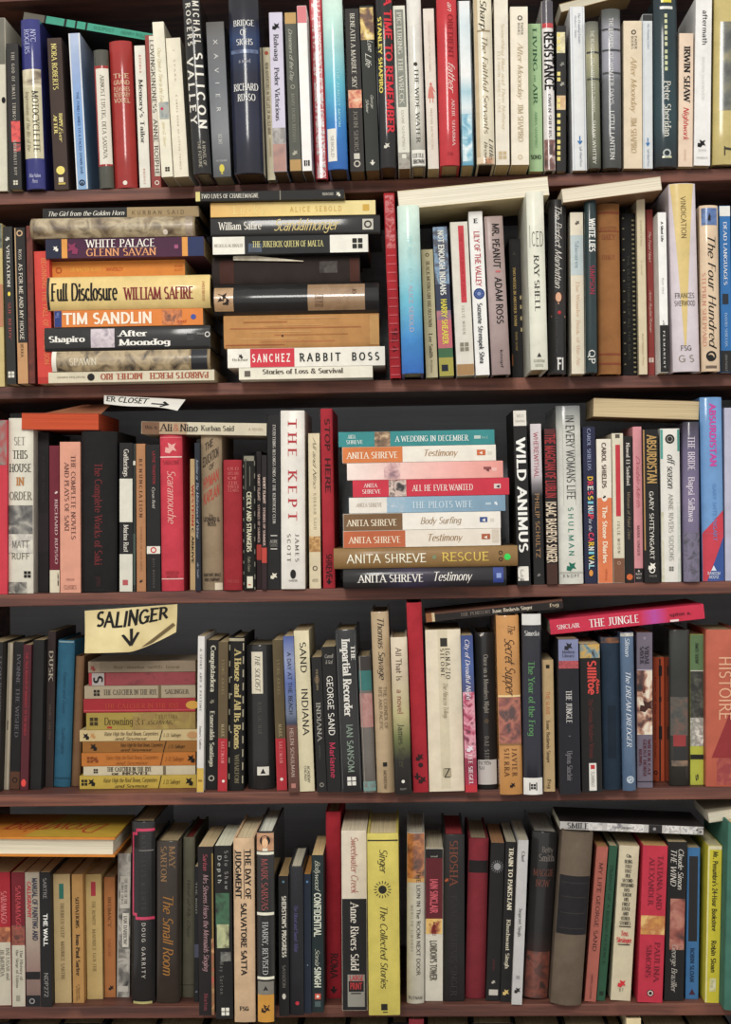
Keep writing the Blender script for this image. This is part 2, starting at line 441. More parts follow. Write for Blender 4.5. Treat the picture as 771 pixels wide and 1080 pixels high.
                P(-R, R * .2); P(0, -R); P(R, R * .2); P(-R * .3, R * .2); P(-R * .3, R); P(R * .3, R); P(R * .3, R * .2)
                pf += [(0, 1, 2), (3, 6, 5, 4)]
            elif kind == 'sq':
                P(-R, -R); P(R, -R); P(R, R); P(-R, R); pf.append((0, 1, 2, 3))
            elif kind == 'grid':
                for i in (-1, 1):
                    for j in (-1, 1):
                        b0 = len(pv); h = R * .42
                        for dx, dz in ((-h, -h), (h, -h), (h, h), (-h, h)): P(i * R * .52 + dx, j * R * .52 + dz)
                        pf.append((b0, b0 + 1, b0 + 2, b0 + 3))
            elif kind == 'bird':
                for dx, dz in ((-1, -.7), (-.2, -.9), (.3, -.3), (1, -.5), (.6, .2), (.9, .9), (.2, .6), (-.5, 1), (-.3, .1), (-.9, .2)): P(dx * R, dz * R)
                pf.append(tuple(range(10)))
            elif kind == 'figure':
                b0 = 0
                for dx, dz in ((-.6, -.55), (.55, -.55), (.3, .2), (.75, -.1), (.7, .05), (.25, .5), (-.25, .5), (-.45, .1)): P(dx * R, dz * R * 2)
                pf.append(tuple(range(8))); b0 = len(pv)
                for i in range(10): P(R * .22 * math.cos(i * .628), R * 1.35 + R * .3 * math.sin(i * .628))
                pf.append(tuple(range(b0, b0 + 10)))
                for sx in (-.3, .2):
                    b0 = len(pv)
                    for dx, dz in ((sx, -.55), (sx, -.95), (sx + .15, -.95), (sx + .15, -.55)): P(dx * R, dz * R * 2)
                    pf.append((b0, b0 + 1, b0 + 2, b0 + 3))
            link_mesh(nm, pv, pf, cover_mat(colr, 'k'), cov)
    return root

# ------------------------------------------------------------------ board lines and placing
BOARD = [(-11, -48), (203, 177), (408, 394), (627, 613), (838, 830), (1062, 1058), (1282, 1280)]   # upper front edge at photo x = 0 and 771
def board_y(i, px): return BOARD[i][0] + (BOARD[i][1] - BOARD[i][0]) * px / 771.0
def board_z(i, x): return wpt(0, board_y(i, x / PX + VX))[2]
ROWNAME = ['', 'top', 'second', 'third', 'fourth', 'fifth', 'lowest']
ROWGAIN = [1, .88, .98, 1.03, 1.12, 1.25, 1.2]
ROWS = {}
def K(row, xl, xr, yt, yb, dx, col, fin, label, *items, p=None, pages='c9b48c', sp=None, name=None, d=None, cat='book', group=None):
    """a book standing in a row: edges at the foot (px), head and foot rows, sideways shift of the head"""
    ROWS.setdefault(row, []).append(dict(row=row, xl=xl, xr=xr, yt=yt, yb=yb, dx=dx, col=col, fin=fin, label=label,
        items=items, p=p, pages=pages, sp=sp, name=name, d=d, cat=cat, group=group))
NAMES = {'p': 'paperback_book', 'g': 'paperback_book', 'j': 'hardcover_book', 'J': 'hardcover_book', 'c': 'clothbound_book', 'f': 'hardcover_book'}
def place_rows():
    for row, bs in ROWS.items():
        for b in bs:
            yb0 = board_y(row, (b['xl'] + b['xr']) / 2)
            if b['p'] is None:
                lev = abs(yb0 - VY)
                if lev > 120:
                    p = D * (1 - (yb0 - VY) / (b['yb'] - VY)); lim = .065 if lev > 250 else .035
                    b['p'] = max(-.05, min(lim, p))
                else: b['p'] = rnd.uniform(-.006, .006)
            p = b['p']; k = (D - p) / D * PX
            b['X0'] = (b['xl'] - VX) * k; b['X1'] = (b['xr'] - VX) * k
            zb = board_z(row, (b['X0'] + b['X1']) / 2); zt = wpt(0, b['yt'], p)[2]
            zt = min(zt, min(board_z(row - 1, b['X0'] - .01), board_z(row - 1, b['X1'] + .01)) - 13 * PX - .003)
            b['zb'] = zb; b['h'] = zt - zb; b['sl'] = b['dx'] * k / max(.05, b['h'])
        # neighbours may touch but not run into each other
        order = sorted(bs, key=lambda b: (b['xl'] + b['xr']) / 2)
        gap = .0003
        for _ in range(6):
            for a, b in zip(order, order[1:]):
                hm = min(a['h'], b['h'])
                ov0 = a['X1'] - b['X0'] + gap; ov1 = (a['X1'] + a['sl'] * hm) - (b['X0'] + b['sl'] * hm) + gap
                ov = max(ov0, ov1)
                if ov > 0:
                    wa, wb = a['X1'] - a['X0'], b['X1'] - b['X0']
                    # turn the leans towards each other first, then slim the thicker one
                    d = (ov1 - ov0) * .5 / hm
                    if abs(ov1 - ov0) > .001: a['sl'] -= d * .5; b['sl'] += d * .5
                    ov = max(a['X1'] - b['X0'] + gap, a['X1'] - b['X0'] + (a['sl'] - b['sl']) * hm + gap)
                    if ov > 0:
                        fa = wa / (wa + wb); a['X1'] -= ov * fa; b['X0'] += ov * (1 - fa)
        for b in bs:
            GAIN[0] = ROWGAIN[row]
            ang = math.atan(b['sl']); w = b['X1'] - b['X0']; T = w * math.cos(ang); H = b['h'] / math.cos(ang)
            xc = (b['X0'] + b['X1']) / 2
            tilt = math.atan((board_z(row, xc + .1) - board_z(row, xc - .1)) / .2)
            lift = T / 2 * abs(math.sin(ang + tilt)) + .0002
            M = Matrix.Translation((xc, -b['p'], board_z(row, xc) + lift)) @ Matrix.Rotation(ang, 4, 'Y')
            fin = b['fin']; dp = b['d'] or min(.205, H * (.68 if fin in 'jJcf' else .62))
            yt, yb = b['yt'], b['yb']
            build_book(b['name'] or NAMES[fin], M, T, H - lift, dp, fin, b['col'], b['pages'], b['items'],
                lambda y, yt=yt, yb=yb: max(0.0, min(1.0, (y - yt) / (yb - yt))), b['label'],
                b['group'] or 'books standing on the %s shelf' % ROWNAME[row], cat=b['cat'], sp=b['sp'])

def stack(row, group, entries, p=0.03, gain=None):
    """books lying flat on one another, given from the top one down: (x left, x right, y top, y bottom, colour, finish, label, items, options)"""
    GAIN[0] = gain or ROWGAIN[row]
    slope = -math.atan((BOARD[row][1] - BOARD[row][0]) / 771.0)
    ent = list(reversed(entries))
    xm = sum(e[0] + e[1] for e in ent) / (2 * len(ent))
    k = (D - p) / D * PX
    z0 = board_z(row, (xm - VX) * k) + .0004
    ths = [(e[3] - e[2]) * k for e in ent]
    ztop = wpt(0, ent[-1][2], p)[2]
    sc = (ztop - z0 - .0003 * len(ent)) / sum(ths)
    h = 0.0
    for e, th in zip(ent, ths):
        xl, xr, y0, y1, col, fin, label, items = e[:8]; opt = e[8] if len(e) > 8 else {}
        T = th * sc; po = p + opt.get('dp', 0)
        ko = (D - po) / D * PX
        L = (xr - xl) * ko; xc = ((xl + xr) / 2 - VX) * ko
        dxm = xc - (xm - VX) * k
        c = Vector((xc, -po, z0 + math.tan(slope) * dxm + (h + T / 2) / math.cos(slope)))
        M = Matrix.Translation(c) @ Matrix.Rotation(-slope, 4, 'Y') @ Matrix.Rotation(-math.pi / 2, 4, 'Y') @ Matrix.Translation((0, 0, -L / 2))
        build_book(opt.get('name') or NAMES[fin], M, T, L, opt.get('d') or min(.2, L * .66), fin, col, opt.get('pages', 'c9b48c'), items,
            lambda x, xl=xl, xr=xr: max(0.0, min(1.0, (x - xl) / (xr - xl))), label, group, sp=opt.get('sp'))
        h += T + .0003

LYING = {}
def lying(row, xl, yl, xr, yr, th, col, fin, label, *items, p=0.0, fore=False, pages='e6dcc0', d=None, sp=None, name=None, group=None, gain=None, key=None):
    """a book laid across the heads of others: its lower front edge runs from (xl, yl) to (xr, yr)"""
    GAIN[0] = gain or ROWGAIN[row]
    a = Vector(wpt(xl, yl, p)); b = Vector(wpt(xr, yr, p)); L = (b - a).length
    ang = math.atan2(b.z - a.z, b.x - a.x); T = th * PX * (D - p) / D
    base = Matrix.Translation(a) @ Matrix.Rotation(-ang, 4, 'Y')       # x along the edge, z up
    dp = d or min(.18, L * .64)
    if key: LYING[key] = base; LYING[key + '_T'] = T
    if fore:
        M = base @ Matrix.Translation((0, dp, T / 2)) @ Matrix.Rotation(math.pi / 2, 4, 'Y') @ Matrix.Rotation(math.pi, 4, 'Z')
    else:
        M = base @ Matrix.Translation((L, 0, T / 2)) @ Matrix.Rotation(-math.pi / 2, 4, 'Y')
    r = build_book(name or NAMES[fin], M, T, L, dp, fin, col, pages, items,
        lambda x: max(0.0, min(1.0, (x - xl) / (xr - xl))), label, group or 'books laid across the %s shelf row' % ROWNAME[row], sp=sp)
    if key: bpy.context.view_layer.update(); LYING[key + '_root'] = r
    return r

# ------------------------------------------------------------------ the room and the bookcase
WOOD = wood_mat('shelf_wood', '3c2a26', '663f35', '8c5a48', .56)
BACK = wood_mat('back_board_wood', 'c4c8ce', 'd0d4da', 'dadee4', .8, .9)
def setting():
    XL, XR = (-46 - VX) * PX, (817 - VX) * PX
    GAIN[0] = 1
    fl = wood_mat('floor_wood', '3a2a1e', '5a412d', '7a5b40', .8)
    o = link_mesh('floor', *box(-2.5, 2.5, -3.2, .42, -.05, 0), fl); tag(o, 'brown wooden floor in front of the bookcase', None, kind='structure')
    m, nt, bs = nodes_of('wall_plaster'); bs.inputs['Base Color'].default_value = (.35, .32, .28, 1); bs.inputs['Roughness'].default_value = .9
    nz = N(nt, 'ShaderNodeTexNoise'); nz.inputs['Scale'].default_value = 60; bp = N(nt, 'ShaderNodeBump'); bp.inputs['Strength'].default_value = .1
    nt.links.new(nz.outputs[0], bp.inputs['Height']); nt.links.new(bp.outputs[0], bs.inputs['Normal'])
    o = link_mesh('wall_back', *box(-2.5, 2.5, .32, .42, 0, 2.9), m); tag(o, 'plain plaster wall behind the bookcase', None, kind='structure')
    root = empty('bookcase', Matrix.Translation(((XL + XR) / 2, 0, 0)))
    tag(root, 'dark brown wooden bookcase with worn shelf boards full of books', 'bookcase')
    inv = root.matrix_world.inverted()
    def part(nm, v, f, mat, bev=.0015):
        me = bpy.data.meshes.new(nm); bm = bmesh.new()
        vs_ = [bm.verts.new(inv @ Vector(q)) for q in v]
        for q in f: bm.faces.new([vs_[i] for i in q])
        bmesh.ops.recalc_face_normals(bm, faces=bm.faces)
        if bev: bmesh.ops.bevel(bm, geom=list(bm.edges), offset=bev, segments=2, affect='EDGES', profile=.6)
        bm.to_mesh(me); bm.free(); me.materials.append(mat)
        ob = bpy.data.objects.new(nm, me); C.objects.link(ob); ob.parent = root
    for i in range(len(BOARD)):
        th = 13 * PX
        v = []
        for x in (XL, XR):
            z = board_z(i, x)
            for y in (0.0, .27):
                for zz in (z - th, z): v.append((x, y, zz))
        part('shelf_board', v, box(0, 1, 0, 1, 0, 1)[1], WOOD)
    zt = board_z(0, 0) + .08
    part('side_panel', *box(XL - .022, XL - .0002, 0, .29, 0.0, zt), WOOD)
    part('side_panel', *box(XR + .0002, XR + .022, 0, .29, 0.0, zt), WOOD)
    part('back_panel', *box(XL, XR, .2702, .282, .02, zt - .01), BACK, 0)
    part('plinth', *box(XL, XR, .02, .04, 0, .08), WOOD)
    z6 = board_z(6, 0)
    for zb in (.08 + .018, .40):
        part('shelf_board', *box(XL, XR, 0, .27, zb - .018, zb), WOOD)
setting()
# ------------------------------------------------------------------ top shelf
K(1,-18,8,19,202,-3,'ddd8c4','p','pale worn paperback with grey top, beside the black spine with red flowers', bd(19,68,'77756a'), mk('oval',106,.9,.08,'222'))
K(1,10.5,23,46,200,-4,'302c2b','g','slim black paperback with red flowers low on its spine and fine white letters',
  pc(128,150,'a02a2c e2423f d85a4a',.25,1,160), pc(152,160,'302c2b d84a44',.4,1,160), t('THE GOD OF SMALL THINGS',55,128,.42,.66,'c9c2b4','w'), t('ARUNDHATI ROY',148,186,.42,.64,'c9c2b4','w'), mk('grid',193,.5,.2,'d8d2c0'))
K(1,28,48,21,200,-6.5,'33367c','J','glossy violet blue hardcover with cream panel and script of a cycling scene',
  pc(74,93,'6b5a44 d8ccaa efe6cc',0,1,60), bd(93,168,'cfc7a6'), t('NYC',32,46,.55,.8,'b8bce0'), t('ROGERS',32,58,.22,.47,'b8bce0'),
  t('MOTOCYCLETTE',97,162,.52,.82,'4a4a3c'), t('Impressions of the life of the',97,160,.16,.36,'857d62','i'), t('MacAdam',184,188,.2,.8,'c8cae8','i','h'), t('Press',190,194,.35,.65,'c8cae8','i','h'))
K(1,57.5,72.5,40,200,-8,'4b3b34','p','dark brown paperback with yellow capitals and a yellow disc near its foot',
  t('NORA ROBERTS',46,95,.28,.62,'efe08e','s'), t('HAPPY',120,134,.58,.8,'efe08e','S'), t('Ever',134,149,.52,.78,'efe08e','c'), t('AFTER',122,141,.2,.42,'efe08e','S'), mk('dot',180,.5,.3,'f0df7e'), mk('sq',190,.5,.17,'e6dcc0'), bd(193,195,'c9b25a',.3,.8))
K(1,81,93,35,200,-9,((0,'8fb2d8'),(.5,'7ea6da'),(.8,'9fb4da'),(1,'b9c8e0')),'g','pale sky blue paperback with white edges and a round ship mark at its foot',
  bd(35,200,'e6e8e6',0,.12), bd(35,200,'e6e8e6',.88,1), t('THE FUND CANES TO A FACED DOWN BAR',97,184,.42,.62,'35507e','n'), mk('ring',193,.5,.27,'1d2b44'), mk('tri',193,.5,.12,'1d2b44'))
K(1,105,120.5,53,199,-7,'56564c','J','olive grey jacketed book with white title label framed in red',
  bd(70,176,'a8322f',.02,.98), bd(73,174,'e9e4d6',.12,.98,'k','label_sticker'), t('ARNOST LUSTIG, DITA SAXOVA',80,168,.42,.68,'77705f','s'))
K(1,121,145,44,199,-6,'a8302c','J','glossy red hardcover with small gilt lines of type and white apple mark',
  *[t(s,y,y+4.4,.16,.86,'e8cfae','n','h') for s,y in (('THE',79),('GRAND',86),('PLEASURES',93),('ROSEMARY',99),('VOGEL',105))], mk('dot',194,.5,.1,'f0e6d8'))
K(1,147.5,159,48,198,-6,'efece0','p','narrow white paperback with one bold black serif line down its middle',
  t('RUDNER',58,78,.4,.58,'c88a7a','w'), t("Memory's Tailor",84,152,.3,.66,'2a2826','s'), t('BRIDGE',178,196,.4,.56,'c88a7a','w'))
K(1,159.5,170,37,198,-7,'9a4a44','p','maroon paperback with black capitals on white strip, behind the cream spines',
  bd(38,186,'e9e4d4',.4,1.), t('LOVINGKINDNESS  ANNE ROIPHE',42,186,.48,.88,'4a4542','n'), mk('ring',193,.6,.24,'efe4d8'))
K(1,170.5,182.5,23,187,-10,'ece7d2','p','cream paperback with faint tan script and small grey picture with red dot',
  t('Once Upon a Time in the East',50,108,.3,.6,'c9b98a','c'), pc(108,126,'7d8a8a a8aaa2 9a9c96',.15,1,120), mk('dot',115,.4,.13,'c43a5a'), t('Jane Q. Stone',128,154,.35,.6,'d6c48e','c'), mk('grid',179,.55,.2,'3a2d22'))
K(1,183.5,199,40,187,-9,'efe8d2','p','blank looking cream paperback with tiny dotted type beside the tall black spine',
  t('J  STARK',52,88,.45,.55,'b8ad94','W'), t('A SMALL BOOK OF LITTLE THINGS',100,180,.45,.55,'a89d88','W'))
K(1,204,222,-2,184,-12,'2a2829','J','black glossy hardcover with stretched white letters SILICON down its spine',
  t('MICHAEL',2,50,.62,.92,'e8e4d8','X'), t('ROGERS',4,52,.2,.46,'dcd8cc','X'), t('SILICON',57,142,.55,.95,'f2efe4','X'), t('VALLEY',62,136,.08,.42,'e0ddd2','X'), t('A NOVEL OF',150,176,.66,.82,'b8b2a0','n'), t('THE FUTURE',150,178,.4,.56,'b8b2a0','n'))
K(1,225,244,23,187,-8,((0,'4c4f54'),(.3,'85888c'),(.6,'6d7177'),(.9,'6a6a6c'),(1,'55524e')),'g','slate grey book with spaced white letters and yellow balloon mark at its foot',
  t('XAVIER',42,128,.38,.58,'e4e4e0','V'), t('KENT',142,153,.4,.58,'d6d6d2','s'), t('PUTNAM',169,171,.2,.8,'c8c8c4','n','h'), mk('oval',178,.5,.14,'eadb62'), mk('tri',183,.5,.06,'eadb62'))
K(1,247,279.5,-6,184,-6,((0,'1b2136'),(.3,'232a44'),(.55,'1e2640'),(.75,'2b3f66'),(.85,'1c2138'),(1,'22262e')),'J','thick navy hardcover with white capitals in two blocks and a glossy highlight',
  t('BRIDGE',23,29,.16,.86,'e6e6e2','s','h'), t('OF',33,39,.38,.62,'e6e6e2','s','h'), t('SIGHS',43,49,.24,.8,'e6e6e2','s','h'), t('RICHARD',90,97,.1,.92,'ecebe6','s','h'), t('RUSSO',101,108,.22,.82,'ecebe6','s','h'), t('a novel',64,68,.3,.7,'a8aab4','s','h'),
  pc(54,58,'26345a 5a6e94 26345a',.05,.95,120), pages='8a6a48')  # brown page colour holds the shaded undersides of this shelf's overhanging books
K(1,282,290.5,50,190,-6,'e6dcbc','p','very thin cream paperback with brown capitals beside the lavender spine', t('NEW ADVENTURES IN THE LIFE OF AN OLD MAN',66,142,.3,.66,'6a4f3c','n'), mk('dot',56,.5,.25,'c86a52'), t('HARDWARE',146,166,.4,.6,'b09a72','n'))
K(1,288.5,302.5,13,180,-5,'c9c4d6','g','lavender paperback with black serif title over grey and rust picture at its foot',
  mk('bird',28,.5,.28,'1f1d24'), t('Rolvaag',36,64,.32,.66,'36333c'), t('Peder Victorious',71,127,.3,.64,'36333c'), pc(134,152,'4a4644 6c6660 a8a2a0'), pc(151,180,'7a4a3e 94604e a06c58',0,1,50), pages='8a6a48')
K(1,306,318,13,179,-6,'585a52','p','grey green paperback with tan ends and pale script title',
  bd(13,25,'bd9a62'), bd(167,179,'b8945e'), t('Dreamers of the Day',30,84,.3,.62,'c8c8b8','c'), mk('ring',91,.5,.2,'9a9a8a'), t('MARY DORIA RUSSELL',98,150,.35,.62,'8e8e80','s'), mk('bird',160,.5,.24,'b0ae9c'), pages='8a6a48')
K(1,319,329,6,179,-6,'f0eeea','g','plain white paperback with red topped spine and pink right side', bd(6,24,'d2747a'), mk('sq',171,.5,.3,'3a3836'), t('H',168,174,.35,.65,'f0eeea','s','h'), pages='8a6a48')
K(1,333,346,-3,189,-7,'c23842','J','tall red divider wrapped in crumpled white flecked plastic, tucked among the top row',
  pc(0,188,'c23842 c23842 f0dcd8 d8606a c23842',.15,.85,110), *[bd(y,y+3,'efe2dc',.2+.08*(y%4),.5+.09*(y%5)) for y in range(104,186,7)], sp=.05, name='shelf_divider', cat='divider')
K(1,346,367,-4,172,-6.5,((0,'2a66b4'),(.25,'2f7cc0'),(.5,'62bcd0'),(.8,'bfe6dc'),(1,'d8efe2')),'J','aqua to blue shaded hardcover with a white sticker low on its spine',
  st(131,164,.04,.48), t('SEBOLD',138,160,.2,.34,'9a9a96','n'), t('THE ALMOST MOON',70,130,.6,.72,'a9dce0','n'), pages='8a6a48')
K(1,369.5,384.5,9,181,-6,'3c3836','p','charcoal paperback with small orange and red picture between two lines of type',
  t('BENEATH A MARBLE SKY',14,93,.36,.66,'d8d2c4'), pc(95,114,'b03a34 e89a72 f0d8b8',.05,.98,130), t('JOHN SHORS',117,160,.36,.64,'8a847a'), mk('sq',165,.5,.2,'d8d2c4'), mk('ring',173,.5,.24,'c8c2b4'), pages='8a6a48')
K(1,386,400.5,6,180,-7,'3a3e38','p','dark green grey paperback with amber picture at its head and white script',
  pc(8,42,'4a3024 7a5232 e8c870 f2e6b8',0,1,60), t('Love',42,54,.5,.85,'e6e4d8','c'), t('Life',56,70,.3,.7,'e6e4d8','c'), t('George',100,114,.55,.75,'dcdacc','c'), t('Shaw',104,118,.2,.4,'dcdacc','c'), mk('down',172,.5,.2,'e6e4d8'), pages='8a6a48')
K(1,401,418,-3,172,-4,'262425','J','black plastic wrapped hardcover with bold red capitals and small yellow capitals',
  t('STANLEY SHAPIRO',18,96,.1,.3,'e8d86a','N'), t('A TIME TO REMEMBER',-2,137,.52,.92,'d83a46','N'), mk('bird',150,.45,.18,'d8d4c8'), pages='7a5a3c')
K(1,420.5,433,6,178,-7,'e8e6d8','p','white paperback with long grey box holding pale capitals',
  bd(10,113,'8e9186',.15,.85), t('PICTURING THE WRECK',13,110,.3,.66,'dcdacc'), t('DANI SHAPIRO',116,158,.4,.6,'c8c6b4'), pc(161,178,'6e6a62 a8a498 8a7a72'), mk('sq',165,.5,.18,'e8e6d8'), pages='8a6a48')
K(1,434,449,-3,170,-5.5,((0,'8a8a80'),(.2,'c2c0b4'),(.4,'d8d6ca'),(1,'e6e4dc')),'J','white glossy jacket with grey shading and small publisher label at its foot',
  mk('dot',66,.5,.14,'4a4640'), t('THE WIDE WATER',70,146,.42,.68,'5a5850'), st(153,169,.05,1.), t('LITTLE',157,161,.12,.92,'3a3836','S','h'), t('BROWN',163,167,.12,.92,'3a3836','S','h'))
K(1,451.5,463,9,178,-5.5,'efe9dd','p','off white paperback with a small pink figure of a girl',
  mk('figure',97,.5,.52,'dc8a80','printed_figure'), t('STARTING OUT IN THE EVENING',22,76,.4,.56,'e0d4c4','n'), t('BRIAN MORTON',114,158,.38,.56,'d8ccb8'))
K(1,464,485,-4,172,-4,'c43038','J','bright red jacketed hardcover with pale script and raised red capitals',
  t('an',3,12,.55,.8,'f0dcd4','c'), t('OBEDIENT',16,62,.55,.8,'8e2028'), t('father',65,95,.52,.84,'f0d4cc','c'), t('AKHIL SHARMA',104,152,.66,.8,'eec8c4'), t('FSG',159,162,.4,.7,'8e2028','s','h'))
K(1,487,500,1,174,-4,((0,'4a94b4'),(.08,'b8d4dc'),(.2,'5a9cb8'),(.35,'dde8ea'),(.45,'a8ccd8'),(.55,'eef0ee'),(.85,'d4e2e6'),(1,'e8eaea')),'g','white paperback washed with watery blue patches beside the red jacket', bd(1,174,'2e3438',0,.07), bd(1,174,'2e3438',.93,1), pc(120,170,'e0eaec 8cc0d0 3f8cae',.1,.9,80))
K(1,503,522,-3,167,-4,'e4dcc4','J','tan and cream jacketed book with brown slanted script down its spine',
  bd(-3,167,'c8b490',0,.2), t('Sharp',0,31,.36,.7,'4a443a','i'), t('|',31,34,.25,.8,'9a8a6a','n'), t('The Faithful Servants',36,136,.42,.72,'8a7e68','i'), t('Little,',141,164,.7,.92,'5a5246','i'), t('Brown',144,166,.42,.6,'6a6252','i'), pc(160,167,'b87a52 e0d0b0'), pages='4a3a2c')
K(1,523,537.5,-2,174,-2,'e9e2d2','p','cream paperback with ghostly tan italics and a tan block mark',
  t('Something Blue and Then Nothing',24,136,.5,.72,'cfc0a4','i'), t('ELEANOR JAMES COLE',54,120,.22,.38,'d8ccb2'), mk('grid',164,.5,.3,'c8b490'))
K(1,539.5,558,7,174,-1.5,'efe6d4','p','cream paperback with tan italic title and ring logo, touching the pale green spine',
  mk('ring',19,.55,.14,'2e2a26'), t('PAPER',24,37,.6,.72,'6a6258','n'), t('BOOKS',24,37,.42,.54,'6a6258','n'), t('After Moonday',45,104,.4,.7,'b8a888','i'), t('JIM SHAPIRO',110,150,.4,.68,'b8a888'), mk('ring',166,.5,.14,'cfc0a4'))
K(1,558.5,573,25,181,-1.5,'a9c99a','p','pale green paperback with dark green serif title and publisher block',
  t('LIVING',30,76,.38,.66,'2e5a3c'), t('on',79,86,.42,.6,'5a8a5e','i'), t('AIR',89,110,.38,.66,'2e5a3c'), t('ANNA SHAPIRO',118,156,.45,.62,'6e9a6e'), t('SOHO',164,168,.12,.88,'1e3a28','N','h'))
K(1,574,586,1,180,-4,'eae6e4','J','white paperback with crowded black capitals under a dark grey head',
  bd(1,25,'56525a'), bd(25,30,'c2474a'), t('RESISTANCE',34,96,.2,.95,'201e22','N'), t('OWEN SHEERS',100,146,.42,.68,'58525a'), pc(148,180,'c8b4b0 7a4a42 4a2c2a'), mk('bird',166,.55,.2,'efe8e4'))
K(1,587,597,27,181,0,'262322','g','thin black paperback with cream clouds and bright yellow lettering, beside the brown edged white book',
  pc(34,56,'d8cc94 efe6b8 8a8266',0,.9,80), pc(101,116,'d0a878 e6cda4',0,.95,90), *[bd(y,y+4,'efe08a',.06,.4) for y in (35,42,49,76,82,104,110,120,127,134,140,148,154,160,166)], mk('bird',68,.6,.25,'8a8a84'), mk('bird',89,.6,.25,'a8a8a0'))
K(1,604,619.5,7,180,-3,'e9ebec','g','white paperback with fine blue rules and a little blue arrow, brown back cover showing',
  bd(7,180,'b4c6d8',.12,.15), bd(7,180,'b4c6d8',.85,.88), t('The Drawing Easter',13,46,.55,.7,'8a98a8','i'), t('Robert Shaw',16,40,.3,.44,'a8b2bc','i'), t('>',144,153,.35,.8,'3f7ab8','N'), t('Salt Wind Press',154,176,.5,.66,'8a98a8','i'))
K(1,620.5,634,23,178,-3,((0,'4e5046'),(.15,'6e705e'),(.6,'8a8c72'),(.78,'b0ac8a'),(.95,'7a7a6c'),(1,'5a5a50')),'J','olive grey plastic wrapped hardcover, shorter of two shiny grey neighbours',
  t('THE REAPERS',33,58,.35,.6,'e6e6da','n'), t('OF MANY LITTLE THINGS',62,120,.35,.58,'e0e0d2','n'), t('SHAW WHITBY',128,174,.35,.6,'e6e6da','n'), bd(55,57,'3e4038'), bd(83,85,'4a4c42'))
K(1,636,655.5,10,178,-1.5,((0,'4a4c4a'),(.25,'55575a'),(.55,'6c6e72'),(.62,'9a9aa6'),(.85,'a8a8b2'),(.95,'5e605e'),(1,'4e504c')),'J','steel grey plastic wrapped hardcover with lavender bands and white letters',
  t('THE REAPERS',20,52,.38,.58,'e8e8e4','n'), t('OF WINTER DAYS',56,112,.38,.58,'dcdcda','n'), t('LITTLE LANTERN',118,170,.38,.6,'ecece8','n'), bd(31,33,'3e4042'), bd(53,55,'46484a'), bd(77,79,'46484a'))
K(1,658,677.5,22,178,-.5,'e9d9be','p','peach cream paperback with tan italic title and ring logo, beside the steel grey jacket',
  mk('ring',34,.55,.13,'2e2a26'), t('PAPER',38,52,.6,.72,'6a6258','n'), t('BOOKS',38,52,.42,.54,'6a6258','n'), t('After Moonday',60,118,.4,.7,'b8a078','i'), t('JIM SHAPIRO',124,162,.4,.68,'b8a078'))
K(1,678,688.5,15,178,0,'dde2e4','g','slim white paperback with fine blue rules and arrow, next to the dark teal jacket',
  bd(15,22,'3c3e40'), bd(22,178,'b4c6d8',.1,.14), t('The Drawing Easter',24,52,.5,.68,'8a98a8','i'), t('>',146,155,.3,.8,'3f7ab8','N'), t('Salt Wind Press',157,176,.45,.66,'8a98a8','i'))
K(1,690.5,715,-3,177,-2,((0,'1a2a30'),(.3,'24464e'),(.6,'1f4048'),(1,'1c353e')),'J','dark teal glossy hardcover with white serif name and yellow flourish at its head',
  bd(-3,4,'e4d446',.3,.75), bd(8,11,'e8e8e0',.25,.8), *[bd(y,y+4,'cfd2a8',.44,.56) for y in (16,22,28,34,40,46,54,60,66,72)], t('Peter Sheridan',87,146,.4,.68,'dcdcd2'), mk('ring',163,.5,.18,'b8c0bc'), bd(166,168,'d8d8b0',.3,.7))
K(1,715.5,730.5,35,176,1,'ecd5be','p','peach paperback with black slab capitals above red script',
  t('IRWIN SHAW',49,108,.36,.76,'2e2a28','S'), t('Nightwork',113,148,.34,.7,'c8323a','i'), t('novel',158,170,.4,.56,'d8b8a0','n'))
K(1,732,749,-3,175,2,'f2f1ee','p','clean white paperback with one small black lowercase word near its head',
  t('aftermath',11,48,.44,.72,'3c3a3a','n'), t('BRIAN SHAWVER',60,106,.42,.58,'dad8d6','n'), mk('bird',152,.45,.26,'262424'), t('press',157,160,.25,.75,'c8c6c4','n','h'), t('PAPERBACK',166,168,.15,.85,'b0aeac','n','h'))
K(1,751.5,786,-3,175,2,'c9b878','J','wide straw yellow jacketed book with dark picture, against the end of the row',
  pc(24,118,'2e3434 5a5c52 8a8260',.18,1,40), t('L',156,166,.35,.6,'4a4436','h'), sp=.12)
lying(1,24,20.5,178,46.5,8,'232b28','p','slim sea green paperback lying slantwise across the book heads, grey left end',  # dark cover colour holds the underside's shade; the green is spine bands
  bd(46,178,'4aa68c'), bd(24,46,'6a665c'), bd(46,48,'1d2422'), bd(67,69.5,'1d2422'), bd(78.5,80.5,'1d2422'), bd(89.5,91.5,'1d2422'), t('SOLIPSIST',98,120,.3,.7,'3a7a68','n'), t('HENRY ROLLINS',127,160,.3,.7,'3a7a68','n'), p=-.015, pages='d8ceb4')
lying(1,592,13,668,-7,9,'b09468','p','tan paperback lying on the book heads with page edges forward', fore=True, p=-.02, pages='e9e2cc')
